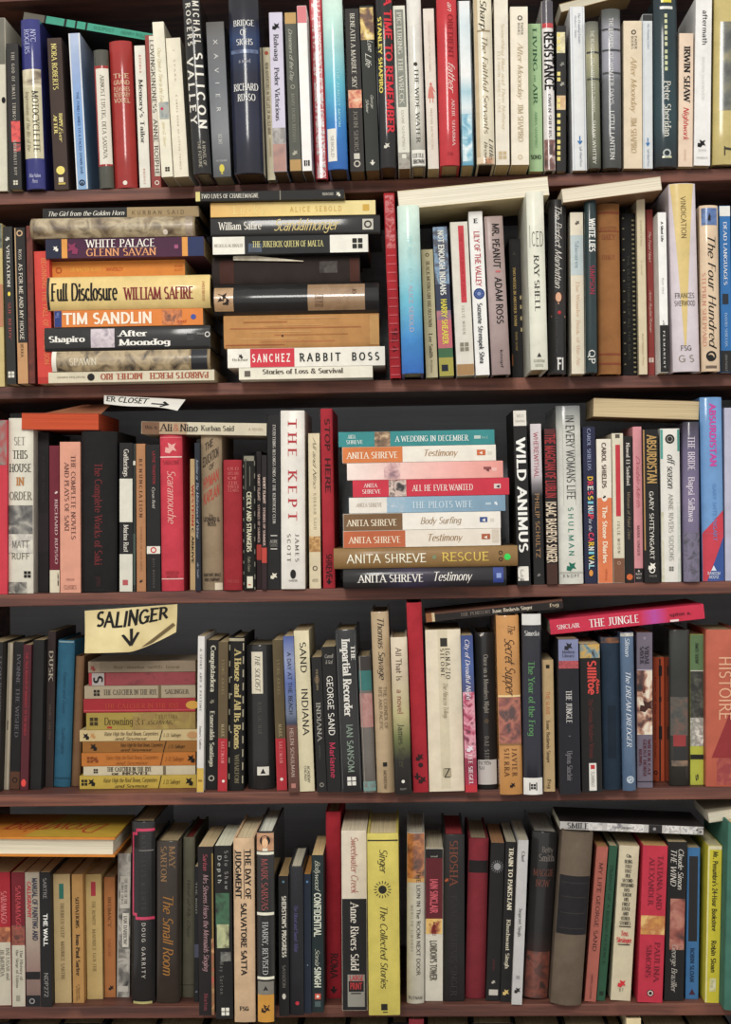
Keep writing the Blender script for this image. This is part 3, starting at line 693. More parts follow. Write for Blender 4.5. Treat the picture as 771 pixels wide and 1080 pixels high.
# ------------------------------------------------------------------ second shelf
K(2,-16,5,236,408,-3,'d6c186','p','straw coloured paperback with grey green head at the very end of the second shelf', pc(236,262,'4a5248 6a7264 565e54'), t('A COMPANY OF WOMEN',292,378,.55,.75,'8a5a3c'), bd(300,345,'c88a6a',.6,1.))
K(2,7.5,17,239,405,-4.5,'3a3937','p','black paperback with white capitals, yellow dot and rust name, near the shelf end',
  t('VISITATION',259,303,.34,.66,'d8d4c8'), mk('oval',310,.5,.15,'e6d25a'), t('SUE REIDY',319,358,.36,.64,'a0524a'), mk('bird',252,.5,.25,'c8c4b8'), mk('grid',395,.5,.36,'d8d4c8'))
K(2,19,30,240,404,-4,'33302e','p','black paperback with sans capitals and a tan lower quarter',
  bd(361,404,'c29468'), bd(240,362,'b89a74',0,.12), mk('ring',246,.5,.3,'c8a882'), t('ROSS',263,274,.38,.62,'d8d0c0','n'), t('AS FOR ME AND MY HOUSE',278,358,.34,.68,'e0d8c8','n'), t('BEKKA',362,376,.35,.6,'4a3a2c','n'))
K(2,30.5,37,238,405,-3,'5a2a22','c','narrow rust brown cloth book beside the vermilion spine', pc(238,405,'4a221c 6e3428 5a2a22',0,1,40))
K(2,40,56,265,405,-4.5,'d24a40','p','vermilion paperback partly hidden behind the left stack', t('BEGINNING THE FALL OF THE REASON',272,385,.5,.8,'e08a5a','n'), bd(398,405,'b83a34'))
stack(2,'left stack of books lying on the second shelf',[
 (45,210,217,228,'2c2a29','p','thin book with dark half and tan half, topmost of the left stack', (bd(134,210,'a08a66'), t('The Girl from the Golden Horn',50,131,.28,.7,'e6e2d6','i'), t('KURBAN SAID',139,196,.3,.64,'6a5a44','W')), dict(dp=-.008)),
 (33,206,228,249,'8d7c60','J','mottled tan hardcover in crinkled clear wrapper, second from top of left stack', (pc(36,196,'5a4a38 8d7c60 b8a888 7a6c54',0,1,45), pc(196,204,'8a7a6a b0a08c'), mk('dot',175,.2,.12,'e8dccc')), dict(sp=.3)),
 (48,215,251,271,'4e2442','p','plum paperback with navy and orange ends and white over orange capitals', (bd(48,65,'262a44'), bd(65,71,'dc9a4e'), bd(192,198,'dc9a4e'), bd(198,215,'27345c'), t('WHITE PALACE',91,164,.54,.92,'f0ece2','s'), t('GLENN SAVAN',91,165,.1,.46,'e0a070','s'), mk('bird',77,.5,.3,'8a3a5a'), mk('bird',59,.5,.14,'e8e4da'), mk('sq',186,.5,.1,'a05a7a'))),
 (51,195,277,295.5,'dd8a3c','p','plain orange paperback with faint yellow type, set back in the left stack', (mk('ring',62,.5,.18,'b85a2a'), t('SIR WALTER SCOTT',74,107,.42,.62,'e6b450','n'), t('WAVERLEY',112,130,.42,.6,'b8502a','n'), t('DOVER',184,193,.56,.68,'b85a2a','n'), t('SCOTT',184,193,.34,.46,'b85a2a','n')), dict(dp=-.02)),
 (50,222,296,330,'e2c886','J','thick pale yellow hardcover with heavy black title and maroon capitals', (t('Full Disclosure',55,125,.28,.78,'221f1e','S'), t('WILLIAM SAFIRE',132,205,.28,.62,'7e2a30','S'), t('DOUBLEDAY',214,216.5,.2,.8,'a8643c','n','h'), bd(50,53,'2c2622')), dict(sp=.16)),
 (57,214,331,348,'dd8440','p','orange paperback with big white sans letters and a bare tree', (bd(57,65,'2e3e78'), t('Tim',59,62.5,.55,.9,'8a9ad0','n','h'), t('TIM SANDLIN',67,161,.2,.8,'f0e6d4','N'), pc(171,192,'dd8440 b86a38 4a2c22',.05,.95,140), mk('dot',204,.5,.16,'4a5a9a'), t('novel',186,196,.15,.35,'a83a2a','i'))),
 (47,222,348,372,'2c2b2b','J','black book with small pale picture between white wide letters', (t('Shapiro',52,90,.38,.62,'e8e6de','S'), pc(96,121,'a89aa4 d0c4ca 7a6c7a',.12,.92,70), t('After',126,156,.58,.82,'eceae2','S'), t('Moondog',126,180,.2,.44,'eceae2','S'), mk('sq',201,.5,.15,'4a4a4a'), t('Stories and',208,215,.6,.7,'a8a6a0','n'), mk('ring',219,.6,.12,'c8c6c0')), dict(sp=.06)),
 (55,222,372,393,'8c7a5c','J','tan and black patterned hardcover with clear wrapper and navy right end', (pc(58,200,'3a3128 8c7a5c b4a07c 9a886a',0,1,60), bd(202,219,'2a2c34'), t('SPAWN',74,103,.3,.62,'d8d0ba'), bd(55,60,'e6e0d2')), dict(sp=.2)),
 (51,226,393,404,'d6cdb4','p','cream paperback with rust title printed upside down, bottom of the left stack', (t('PARROTS PERCH   MICHEL RIO',106,220,.25,.78,'a0523a','S','u'), t('Harcourt Brace Jovanovich',60,90,.38,.6,'8a8272','n','u'), mk('dot',96,.5,.34,'2c2a28'))),
],p=.035)
stack(2,'right stack of books lying on the second shelf',[
 (206,363,202,211,'2b2a28','p','slim black paperback with small white capitals, topmost of the right stack', (bd(206,211,'d8cc86'), t('TWO LIVES OF CHARLEMAGNE',212,273,.3,.72,'e2ded0','s'), t('PENGUIN CLASSICS',340,352,.4,.66,'d8d4c6','n'), mk('bird',357,.5,.25,'d8d4c6'), bd(295,296,'8a8678')), dict(dp=.01)),
 (222,396,212.5,226,((0,'e6d596'),(.5,'e8cf82'),(1,'e0b266')),'g','golden yellow paperback with ghostly pale title, right under the top slim one', (t('Lucky',246,282,.2,.75,'e9d28c','W'), t('ALICE SEBOLD',306,362,.3,.62,'c8a65c','W'), mk('sq',386,.5,.22,'d0a850')), dict(d=.13)),
 (222,401,228,246,'2c2a29','J','black jacketed book with gold calligraphic title', (t('William Safire',231,276,.34,.72,'e8e4d8','s'), t('Scandalmonger',288,356,.26,.84,'dcc88a','c'), mk('sq',388,.5,.28,'c8c4b8'), mk('ring',388,.5,.2,'3a3836')), dict(sp=.05)),
 (224,388.5,248,265,'2a2d30','p','black paperback with white blocks at both ends', (bd(224,258,'e9e6da'), bd(348,388.5,'ece9de'), t('NICHOLAS M. RINALDI',226,256,.42,.58,'8a8478','s'), t('THE JUKEBOX QUEEN OF MALTA',266,341,.38,.7,'d6ce8e','s'), pc(262,276,'2a2d30 2e4a6a',.1,.6,90), mk('grid',377,.5,.3,'3a3834'))),
 (224,380,276,304,'3b302c','c','worn dark brown hardcover with faded rust label ends', (bd(232,247,'4e3028',.1,.9), bd(369,379,'54332a',.1,.9), t('III',236,243,.3,.7,'553a30','t'), pc(337,356,'3b302c 5a5450',.4,.8,90)), dict(dp=-.02)),
 (226,400,309,338,'272425','J','glossy black rounded hardcover with two tan paper labels', (pc(227,247,'9a7a58 b8946c a88660',.12,.88,50), pc(325,385,'8a6c50 a08262 947658',.1,.95,40), mk('bird',237,.5,.2,'3a2c24'), t('LIES & TALES',333,341,.2,.6,'6a4c38','s','h'), t('OF',372,376,.6,.8,'5a3c2c','s','h')), dict(sp=.32)),
 (236,400,338,369,'bb8a56','c','bare tan clothbound book with a wood like weave, unmarked', (bd(390,400,'c29660',.05,.95), *[bd(238+(i*37)%60,300+(i*53)%92,c_,v_,v_+.035) for i,(v_,c_) in enumerate(((.08,'a2603e'),(.17,'b87850'),(.26,'c89a66'),(.37,'ab7448'),(.47,'c89a66'),(.58,'aa6e46'),(.66,'c49260'),(.77,'a86c42'),(.87,'c69664')))], mk('dot',298,.36,.03,'3a2a1e')), dict(sp=.04,pages='8a8478')),
 (240,406,372,390,'ece8dc','p','white paperback with red block and wide black capitals', (bd(264,310.5,'cf3a48'), t('SANCHEZ',266,308,.3,.68,'f0e8e0','X'), t('RABBIT',316,362,.3,.68,'2a3330','X'), t('BOSS',371,403,.3,.68,'2a3330','X'), t('ticknor',245,262,.36,.5,'6a665c','n'), mk('bird',254,.6,.12,'3a3834'))),
 (252,393,393,404,'e9e4d2','p','thin white paperback with broken dark type, bottom of the right stack', (t('Stories of Loss & Survival',277,362,.45,.85,'5a524a','S'), mk('sq',261,.5,.25,'6a625a'))),
],p=.035)
K(2,411.5,423,203.5,399,-7,'b63038','c','tall crumpled red divider beside the right stack with ink letters', pc(206,262,'b63038 b63038 d88a8c b63038',.1,.9,120), t('SEL A',346,372,.35,.75,'5a1a22','h'), *[bd(y,y+1.2,'d2646a',.1,.9) for y in range(224,396,9)], sp=.05, name='shelf_divider', cat='divider')
K(2,424,447,217,398,-5,((0,'2a68ba'),(.2,'3a84c4'),(.45,'6cb8cc'),(.7,'b4d8d4'),(1,'cfe2d4')),'J','mint to blue shaded hardcover with faint pink letters next to the red divider', t('THE ALMOST MOON',250,300,.42,.62,'a8d4d4','n'), t('ALICE SEBOLD',303,354,.42,.6,'b4aab8','n'), p=.08)
K(2,449.5,462,263,403,-5,'d8cca4','p','short cream yellow paperback with brown serif capitals',
  mk('ring',269,.5,.16,'5a4a38'), t('BLACK MOUNTAIN BREAKDOWN',276,348,.38,.66,'6a5844'), t('Lee Smith',355,382,.36,.66,'5a4a38'), t('fiction',384,398,.42,.58,'8a7a5e','n'), p=.02)
K(2,463.5,479,239,398,-8,'2b3550','g','navy paperback with slanting blue stripes, pink and green foot',
  pc(239,300,'1f2740 2b3550 7a9ab8 2b3550',0,1,60), bd(334,368,'c66a72'), pc(328,338,'5a5a72 c66a72'), bd(368,378,'3c6a44'), bd(378,398,'a8a04a'), t('NOT ENOUGH INDIANS',243,312,.36,.7,'e6e6e0','N'), t('HARRY SHEARER',316,364,.36,.7,'e4d65a','N'), mk('sq',389,.4,.22,'2b3040'), p=.03)
K(2,482,500.5,234,394,-7.5,'dfdace','p','off white paperback with red vertical strip and tan foot',
  bd(382,394,'a8845a'), bd(238,318,'c8404a',.44,.76), t('JULIE MOON',321,352,.45,.6,'a09a8c','W'), mk('grid',364,.5,.26,'8a8474'), t('THE LITTLE BOOK OF DAYS',246,312,.54,.66,'a82c38','n'), p=.035)
K(2,502,516.5,223,396,-8,'f0efec','p','white paperback with red handwritten title and round blue seal',
  t('E',231,235,.35,.65,'3a3836','N','h'), t('LILY OF THE VALLEY',244,302,.34,.7,'b8444c','h'), mk('dot',310,.5,.4,'2c4480'), mk('sun',310,.5,.26,'8a9cc8'), t('Suzanne Strempek Shea',320,384,.34,.66,'3a3a40','h'), p=.04)
K(2,519,538.5,228,401,-8.5,((0,'9a8684'),(.5,'b09c9a'),(1,'a8948f')),'j','mauve grey jacketed hardcover with black hand drawn capitals',
  t('MR. PEANUT',236,285,.4,.74,'262223','h'), t('ADAM ROSS',295,346,.42,.76,'262223','h'), t('|',287,291,.5,.7,'c86a6a','n'), t('knopf',374,394,.5,.64,'3a3234','n'), sp=.04, p=.04)
K(2,540.5,554.5,252,399,-4,'272423','p','worn small black paperback with gold capitals', t('TWO WEEKS IN ANOTHER TOWN',282,344,.3,.52,'c0a468','S'), t('IRWIN SHAW',350,370,.36,.54,'b09860','n'), mk('tri',267,.45,.18,'4a4644'), *[bd(y,y+4,'c8b888',.86,.98) for y in (312,322,334,346)], bd(374,386,'a86a3a',-.0,.1))
K(2,556.5,578,202,394,-5,'dcdccc','j','tall ivory hardcover with thin black capitals in two sizes',
  t('I',239,262,.1,.2,'2a2826','t','h'), t('CED',246,261,.24,.94,'2a2826','t','h'), t('RAY SHELL',271,332,.34,.62,'3a3834','s'), mk('tri',378,.5,.13,'3a3834'), t('RANDOM',383,386,.18,.82,'8a887c','s','h'), t('HOUSE',388,391,.25,.75,'8a887c','s','h'), p=.1)
K(2,578.5,597,211,393,0,'2a2729','J','black book with white script and a smiling portrait with bare shoulders',
  t('The Perfect Manhattan',216,303,.36,.72,'dcd8d0','c'), bd(308,333,'2e2222'), mk('dot',313,.55,.3,'4a3028','printed_hair'), mk('tri',326,.55,.42,'d8a084','printed_shoulders'), mk('oval',313,.55,.17,'e0ae90','printed_face'), mk('dot',329,.6,.1,'b8363e','printed_rose'), t('Leanne Shear',334,372,.4,.55,'4e4a4a','n'), t('FI',377,388,.48,.88,'e6e4e0','N','h'))
K(2,603,617,224,394,-2,'e9e0cc','p','cream paperback with pale blue block and tan spaced title',
  bd(248,290,'c6d2d4'), t('Shearer',254,284,.35,.64,'8aa0a8','s'), t('The Wonder Book of the Air',296,386,.4,.66,'d8bca0','s'), mk('bird',235,.55,.18,'6a6258'))
K(2,617.5,630,210,393,-1,'1f3a3e','J','dark bottle green hardcover with condensed white capitals and crimson name',
  t('WHITE LIES',231,266,.38,.85,'ecece6','N'), t('SIMPSON',280,311,.4,.8,'a8324a','n'), t('QP',369,384,.25,.8,'dcdcd6','n'), p=.045)
K(2,631,655,215,395,-2,'9a6a40','c','plain tan brown cloth hardcover with faded red rules', bd(224,226,'8a4a34'), bd(244,245,'8a4a34'), t('ROSSETTI',240,245,.15,.85,'8a4e38','s','h'), t('DAILY',248,253,.2,.8,'8a4e38','s','h'), t('EVERETT',270,274,.2,.8,'8a4e38','s','h'), bd(373,375,'8a4a34'), bd(383,385,'8a4a34'), pages='b89a6a')
K(2,657,673,225,396,-2.5,'262524','c','worn black volume with dotted speckled edges between brown cloth and cream spine', *[bd(y,y+1.6,'8a8466',.6+.03*((y*7)%5),.9) for y in range(232,394,5)], *[bd(y,y+1.4,'77735e',.08,.2) for y in range(230,394,11)], t('THE OLD STORIES OF ALL THE DAYS',270,380,.36,.5,'4a4a40','n'))
K(2,674,683,208,395,-3,'dccfb0','p','slim tall cream paperback with faint tan type', t('shepherd of days',232,260,.4,.6,'b8a884','n'), t('a novel',275,290,.4,.6,'c0b090','n'), t('Red Hammer Press',352,386,.4,.6,'b0a07c','n'))
K(2,683.5,692,221,396,-2.5,'94403c','p','slim maroon paperback with white script and white mark at its foot', t('The Feast Heart',243,276,.36,.7,'e2cfc4','c'), t('Anne Roybal Roman',306,350,.36,.68,'dcc8bc','c'), mk('sq',380,.5,.34,'e2d4c8'), t('H',378,382,.35,.65,'94403c','s','h'))
K(2,695,705.5,224,393,-3,'f1f0ed','p','white paperback whose lower third is black', bd(343,393,'2a2826'), t('A Silent Life',234,255,.36,.6,'2a2826','N'), t('Ryan Vlad',293,310,.4,.58,'a8a6a2','n'), t('PERMANENT',349,390,.4,.6,'dcdad6','W'), t('a',337,343,.4,.7,'4a4846','c'))
K(2,710,738,194,391,-5,'d6ccd2','j','wide hardcover with golden cone shape tapering down a lavender spine',
  ('W',), t('VINDICATION',208,252,.42,.6,'6a5a38','n'), t('FRANCES',309,314,.12,.86,'4a443c','n','h'), t('SHERWOOD',317,322,.1,.88,'4a443c','n','h'), t('FSG',364,369,.28,.7,'4a443c','n','h'), t('G S',374,381,.2,.8,'8a8274','n','h'), sp=.14)
K(2,740,759.5,217,392,-2.5,'dcc4a6','J','peach jacket with flowing black script title and blue figure picture at its head',
  pc(220,238,'3a5a94 4f74ae 2a3a5c',.08,.92,60), mk('figure',230,.5,.14,'2a1e22','printed_figure'), t('The Four Hundred',247,366,.4,.8,'262221','i'), t('STEPHEN SHEPPARD',288,366,.08,.26,'c88a76','s'), mk('ring',376,.5,.28,'2c2a28'), mk('dot',378,.45,.18,'2c2a28'), bd(386,389,'6a5a4c',.2,.8))
K(2,760.5,772,217,393,-2,'2f70b0','g','bright blue paperback with white head and black foot', bd(217,228,'e4e4e0'), bd(370,393,'26262a'), t('DEAD LANGUAGES',234,301,.36,.66,'e8eaec','s'), bd(310,321,'26303e',.2,.75), t('DAVID SHIELDS',330,366,.4,.62,'a8c4e0','s'), t('GRAYWOLF',374,392,.4,.58,'8a8a8a','n'))
K(2,773,790,222,393,-1,'6a8ab0','p','slate blue paperback against the end of the second shelf', bd(222,240,'c8d0d4'))
lying(2,421,221,579.5,205.5,19.5,'d8c8a0','p','thick cream paperback laid sloping over the row with page edges forward', fore=True, p=.064, pages='efe8d4')
lying(2,594,214,698.5,200.5,15,'8a6a4c','p','smaller cream paperback laid sloping with page edges forward, left of the cone spine', fore=True, p=.055, pages='ece2cc')
# ------------------------------------------------------------------ third shelf
K(3,-18,8,443,625,0,'c63c4a','p','crimson book with grey photograph at its head, at the end of the third shelf', pc(443,490,'4a4644 8a8078 a04a48 6a625c',0,1,50))
K(3,8.5,37.5,441,624,0,'d8d4c4','j','thick white hardcover with stacked capitals and a grey cloud photograph band',
  *[t(s,a,a+8,v0,v1,c,'s' if s!='IN' else 'S','h') for s,a,v0,v1,c in (('SET',461,.24,.7,'8a867c'),('THIS',475,.18,.8,'2a2826'),('HOUSE',489,.05,.95,'2a2826'),('IN',503,.34,.66,'b07a4a'),('ORDER',518,.05,.95,'6a645a'))],
  pc(532,562,'2e2c2b 6a6864 b4b0a4',0,1,60), pc(562,582,'d8d4c4 b4b0a8 d8d4c4'), t('MATT',569,576,.16,.86,'6a645c','n','h'), t('RUFF',582,588,.14,.88,'6a645c','n','h'), mk('grid',604,.78,.14,'2a2826'), pc(612,624,'2e2c2b 8a867c d8d4c4',0,.75,100), sp=.08)
K(3,39,51.5,456,622,0,'2a2526','p','dark charcoal paperback in shadow beside the white stacked capitals hardcover', bd(540,580,'352c2e'), t('A DARK NOVEL',480,530,.4,.6,'463c3e','n'), p=-.03)
K(3,52.5,63,470,624,-.5,'6c1f30','p','burgundy paperback with pale capitals and cream foot', bd(600,624,'d8d0b8'), t('RICHARD RUSSO',526,594,.55,.82,'c8b0b0','s'), mk('bird',519,.7,.16,'d8c8c0'), t('a',604,618,.8,.95,'4a3a34','S'))
K(3,63.5,85,466,625,-.5,'d69a84','p','salmon pink paperback with two lines of thin brown capitals',
  t('THE COMPLETE NOVELS',480,569,.56,.76,'5a3a34','s'), t('AND PLAYS OF SAKI',488,560,.24,.44,'5a3a34','s'), t('PENGUIN',610,612,.3,.7,'8a5a4e','n','h'), t('CLASSICS',617,621,.2,.8,'7a4a40','s','h'))
K(3,86,123.5,455,622,0,'262324','c','very thick black volume with dull red title under the orange book', t('The Complete Works of Saki',488,594,.4,.6,'6e2a2c','s'), t('press',606,616,.45,.6,'4a2a2a','n'), p=-.004)
K(3,126,140,467,625,0,'282627','p','black paperback divided by two white blocks and a small red mark', bd(505,551,'d8d6c8'), bd(585,625,'d4d2c4'), t('Gatherings',474,503,.34,.7,'dcd8cc','s'), t('Marina Rust',554,583,.34,.68,'dcd8cc','s'), mk('sq',615,.45,.2,'b0565a'))
K(3,140.4,143,468,606,0,'3a403c','p','wafer thin dark grey paperback beside the copper spine', bd(484,488,'d8d6c8'), bd(552,600,'4a5850'))
K(3,143.3,154,468,625,-.8,'b07e58','p','copper tan paperback with dark spaced capitals', t('RENUNCIATION',484,548,.34,.66,'4a3222','w'), t('STORIES OF OLD DAYS',556,604,.42,.6,'8a5e42','n'), mk('bird',614,.5,.18,'3a281e'))
K(3,155,169.5,469,625,-.7,'272425','p','black paperback with narrow white band holding a red ring', bd(577,585,'e0dcd0'), mk('ring',581,.5,.22,'c03a3a'), t('LATHE TRADITION',476,511,.48,.66,'a83a42','n'), t('Cyrus Reid',514,536,.44,.64,'c8c4ba','i'), t('RUSS MURDOCH',590,622,.44,.58,'6a6662','W'))
K(3,170.5,194,454,624,-2.5,'c4404e','c','rose red clothbound hardcover with silver script and head ornament',
  bd(461,462,'d87a80'), bd(481.5,482.8,'e6c8c0'), mk('bird',473,.5,.26,'e0a8a0'), t('SABATINI',486,490,.14,.86,'8a2c38','s','h'), t('Scaramouche',496,552,.34,.7,'e0a49c','i'), t('HOUGHTON',603,606,.2,.8,'8a2c38','s','h'), t('MIFFLIN',607,610,.25,.75,'8a2c38','s','h'), bd(610.5,611.5,'e6c8c0'), pages='7a2a2e')
K(3,200.5,206,484,624,0,'d6b888','p','narrow cream paperback with red capitals, sunk between rose and tan hardcovers', t('WESTERN',512,556,.3,.7,'c04a42','N'), t('C ARKIVE',558,596,.3,.7,'3a302a','N'), p=-.02)
K(3,206.3,212,467,624,-1,'232c3a','p','navy spine with pale italics squeezed beside the tan lettered hardcover', t('Justine or The Misfortunes of Virtue',484,568,.3,.72,'a8b0ba','i'), t('de Sade',594,610,.35,.68,'98a0aa','i'))
K(3,212.5,235.5,456,625,-2,'96836a','c','tan cloth hardcover with slanting black and red hand lettering, chipped at its foot',
  t('THE',466,473,.2,.6,'3a2e28','h','r'), t('EDUCATION',478,487,.08,.86,'3a2e28','h','r'), t('OF',490,495,.4,.64,'3a2e28','h','r'), t('HYMAN',501,512,.1,.86,'b04a3c','h','r'), t('KAPLAN',517,528,.1,.88,'b04a3c','h','r'), t('by',543,546,.38,.58,'3a2e28','n','h'), t('LEONARD Q.',547,551,.1,.88,'3a2e28','N','h'), t('ROSS',552,556,.3,.7,'3a2e28','N','h'), t('HARCOURT, BRACE',607,610,.08,.9,'3a2e28','N','h'), t('AND COMPANY',612,615,.12,.85,'3a2e28','N','h'), bd(617,625,'d8ccb4',.62,.98,'k','torn_corner'))
K(3,236,255.5,485,624,-.5,'982c34','c','plain dark red cloth hardcover with faded pink lines of type', *[t(s,a,a+3,.25,.85,'c46a66','s','h') for s,a in (('OLD',493),('DAYS AND',498),('OF',503),('THE',508),('WINTER',512),('STARS',516))], t('PUBLISHER',613,616,.2,.85,'b4504e','s','h'), pages='6a3a30')
K(3,256.5,270,480,619,-.5,'2a2a26','c','battered black paperback with rubbed white edges and a small white number tag',
  bd(481,486,'8a8676',.1,.9), t('CECILY AND STRANGERS',518,580,.34,.66,'d0ccb0','N'), t('Tales Gone',584,600,.4,.6,'9a9680','i'), bd(605,617,'d8d4c0',.32,.78,'k','label_sticker'), t('9',608,614,.42,.68,'b0403a','S','h'), *[bd(y,y+5,'77746a',.9,.98) for y in range(486,618,13)], *[bd(y,y+3,'77746a',.03,.1) for y in range(490,618,11)], bd(484,516,'55544c',.2,.3), bd(492,512,'6a695e',.55,.62))
for q,(xa,lab) in enumerate(((270.6,'thin black paperback with pinkish type and vermilion block, touching battered black neighbour'),(276.2,'thin black paperback with pinkish type and vermilion block, touching tall black neighbour'))):
    K(3,xa,xa+5.4,476+4*q,621,-.5,'2c2224','p',lab, t('SHORT FLIGHT',500+3*q,528+3*q,.3,.72,'d0b8ac','N'), t('STORIES OF SUMMER',532+3*q,572+3*q,.3,.66,'c0a69c','N'), bd(574+3*q,590+3*q,'b8453c'), bd(590+3*q,621,'3a2228'))
K(3,282,296,438,621,.5,'262527','p','tall black paperback with one fine line of white capitals beside the thick white hardcover', t('EVERYTHING BELONGS ENDS AT THE KENTUCKY CLUB',448,552,.42,.62,'c8c4bc','s'), bd(564,565,'c8c4bc',.25,.75), t('ALIRE',569,572,.2,.8,'b0aca4','s','h'), t('SAENZ',573,576,.2,.8,'8a867e','s','h'), bd(578,579,'c8c4bc',.25,.75), mk('bird',607,.5,.26,'d8d2c0'))
K(3,296.5,322,433,624,-1.2,'e3dfd6','j','thick white hardcover with large red spaced serif capitals',
  t('THE KEPT',442,556,.32,.66,'b23a40','w'), t('JAMES',565,597,.6,.74,'5a5650','w'), t('SCOTT',565,597,.26,.4,'5a5650','w'), mk('oval',608,.5,.12,'2c2a28'), t('HARPER',614,616,.32,.68,'5a5650','n','h'), sp=.05)
K(3,326.5,338.5,457,618,-.8,'ddd0b0','p','cream paperback with fine italics and brown ornament block, left of the red divider',
  t('Ali and Nino',461,513,.4,.68,'6a6252','c'), t('KURBAN SAID',519,558,.42,.64,'a89e84','w'), pc(564,580,'8a6030 b88a4e d8b47a',0,1,200), mk('ring',597,.5,.22,'6a6252'), t('ANCHOR',608,611,.25,.75,'8a8270','n','h'))
K(3,341,353.5,431,618,-4,'a82f3a','c','tall red cloth divider with black hand printed words STOP HERE',
  t('STOP',441,475,.35,.75,'4a1820','h'), t('HERE',482,519,.35,.75,'4a1820','h'), t('SHREVE',582,608,.3,.75,'3a141a','h'), mk('down',611,.5,.26,'2a1016','inked_arrow'), sp=.05, name='shelf_divider', cat='divider')
stack(3,'stack of books lying on the third shelf',[
 (357,521.5,454,469,'3a8a8c','p','teal paperback with tiny portrait panel, topmost of the third shelf stack', (t('ANITA',367,375,.56,.8,'dce4de','s'), t('SHREVE',365,383,.2,.44,'dce4de','s'), pc(395,411.5,'2a2422 8a6a4e d0b894',0,1,90), t('A WEDDING IN DECEMBER',417,494,.3,.66,'e2e8e2','s'), bd(500,507,'b8c8c0',.4,.62), t('back',508,515,.4,.6,'8ab4b0','s'))),
 (361,523,472,488,'e8e2d6','p','white and orange paperback lying directly beneath the teal one', (bd(361,424.5,'d07a46'), t('ANITA SHREVE',366,420,.28,.66,'f0e4d2','s'), t('Testimony',446,482,.36,.76,'a07a52','i'), bd(503,512,'c86a42',.35,.7), mk('tri',507,.5,.1,'e8e2d6'), bd(514,519,'d8d2c4',.4,.6))),
 (366,530.5,489,506,((0,'e0988e'),(.3,'eaaea6'),(.7,'f0c8c0'),(1,'f2dcd4')),'g','pale pink paperback with small grey portrait and no large title', (pc(405,422,'8a6a72 c8a0a0 e8c8c0',.05,.98,110), bd(510,518,'8a4a4a',.5,.66), mk('tri',514,.46,.1,'6a3a3a'), bd(519,524,'e8b8b0',.4,.6))),
 (372,537,507,524,'c53044','g','crimson paperback with small dark portrait panel in the third shelf stack', (t('ANITA',384,398,.58,.8,'f0d8d4','s'), t('SHREVE',382,402,.22,.44,'f0d8d4','s'), pc(410,428.5,'2a2024 d8c0b4 3a2c2e',0,1,90), t('ALL HE EVER WANTED',435,499,.32,.66,'f2dcd6','s'), bd(521,528,'d8c8c4',.38,.66), mk('tri',525,.5,.1,'3a2a2c'))),
 (368,533,525,541,((0,'7a98ae'),(.6,'8faec2'),(.7,'9ab6c8'),(1,'a8bec8')),'g','white and hazy blue paperback with pale capitals', (bd(368,408,'e2dcd2'), pc(408,427,'a8b8c4 8faec2 c8ccd0'), t('ANITA SHREVE',376,403,.42,.64,'a89a8a','s'), t('THE PILOTS WIFE',434,499,.28,.68,'c8d8e0','s'), mk('bird',523,.5,.12,'e0e8ec'), bd(512,518,'b0c4d0',.4,.55))),
 (362,528,543,560,'e9e4da','g','white and brown paperback with blue corner mark', (bd(362,424.5,'75583a'), t('ANITA SHREVE',366,419,.28,.64,'ece0c8','s'), t('Body Surfing',443,486,.34,.72,'9a8468','i'), bd(506,514,'34508a',.38,.68), mk('tri',510,.5,.1,'e9e4da'), bd(517,521,'d4cec4',.4,.6))),
 (362,528,561.5,578.5,'e2dacc','g','white and burnt orange paperback lying on the gold brown hardcover', (bd(362,427.5,'b8623e'), t('ANITA SHREVE',368,423,.28,.64,'f0dcc4','s'), t('Testimony',450,487,.34,.74,'94744e','i'), bd(508,517,'a85a3c',.38,.7), mk('tri',512,.5,.1,'e2dacc'), bd(519,526,'cfc4b4',.2,.95))),
 (352,546,579.5,600,'8a6c42','j','long gold brown hardcover with green dot sticker', (t('ANITA SHREVE',366,450,.28,.68,'f0e8d4','n'), mk('dot',458,.5,.1,'7a8a6a'), t('RESCUE',466,516,.3,.7,'d8bc5e','n'), mk('dot',535,.45,.16,'3fd05a','round_sticker'), mk('ring',528,.66,.1,'3a2c1c'), mk('ring',528,.34,.1,'3a2c1c')), dict(sp=.12)),
 (362,534,602,622,((0,'24222a'),(.35,'2a2430'),(.6,'38304a'),(.8,'262328'),(1,'232123')),'J','black jacketed hardcover with blue end block, bottom of third shelf stack', (bd(520,531,'2c3f86',.2,.95), t('ANITA SHREVE',378,447,.32,.68,'ece8e0','s'), t('Testimony',456,497,.34,.78,'ece8e0','i'), mk('sq',526,.55,.12,'8a9cd0')), dict(sp=.14)),
],p=.03)
K(3,546,560,432,616,-5,'262425','p','black paperback with huge white bold capitals and white head label',
  bd(433,449,'e0dcd2'), t('WILD',437,440,.25,.8,'a8a49a','s','h'), t('SHAPERO',443,445,.15,.88,'a8a49a','s','h'), t('WILD ANIMUS',462,582,.22,.82,'f0eee6','N'), pc(596,611,'262425 e6e2d8 e6e2d8',.05,.85,130), p=.02)
K(3,563,574.5,447,616,-4,((0,'2a2729'),(.55,'2c2929'),(.62,'8a8488'),(.68,'dcd4d8'),(1,'e4dcde')),'g','narrow book fading from white head with red capitals to black', t('WHEREWITHAL',456,504,.3,.68,'b0505c','n'), t('PHILIP SCHULTZ',520,588,.3,.66,'b08a62','n'), mk('bird',606,.5,.16,'8a8682'))
K(3,577,588.5,452,616,-3,'2a1c1c','p','dark brown black paperback crammed with red then cream condensed capitals', t('THE MAGICIAN OF LUBLIN',458,525,.08,.92,'a0383c','N'), t('ISAAC BASHEVIS SINGER',529,593,.08,.9,'d8c8b0','N'), bd(594,616,'4a3026'), bd(452,458,'5a2a2a'))
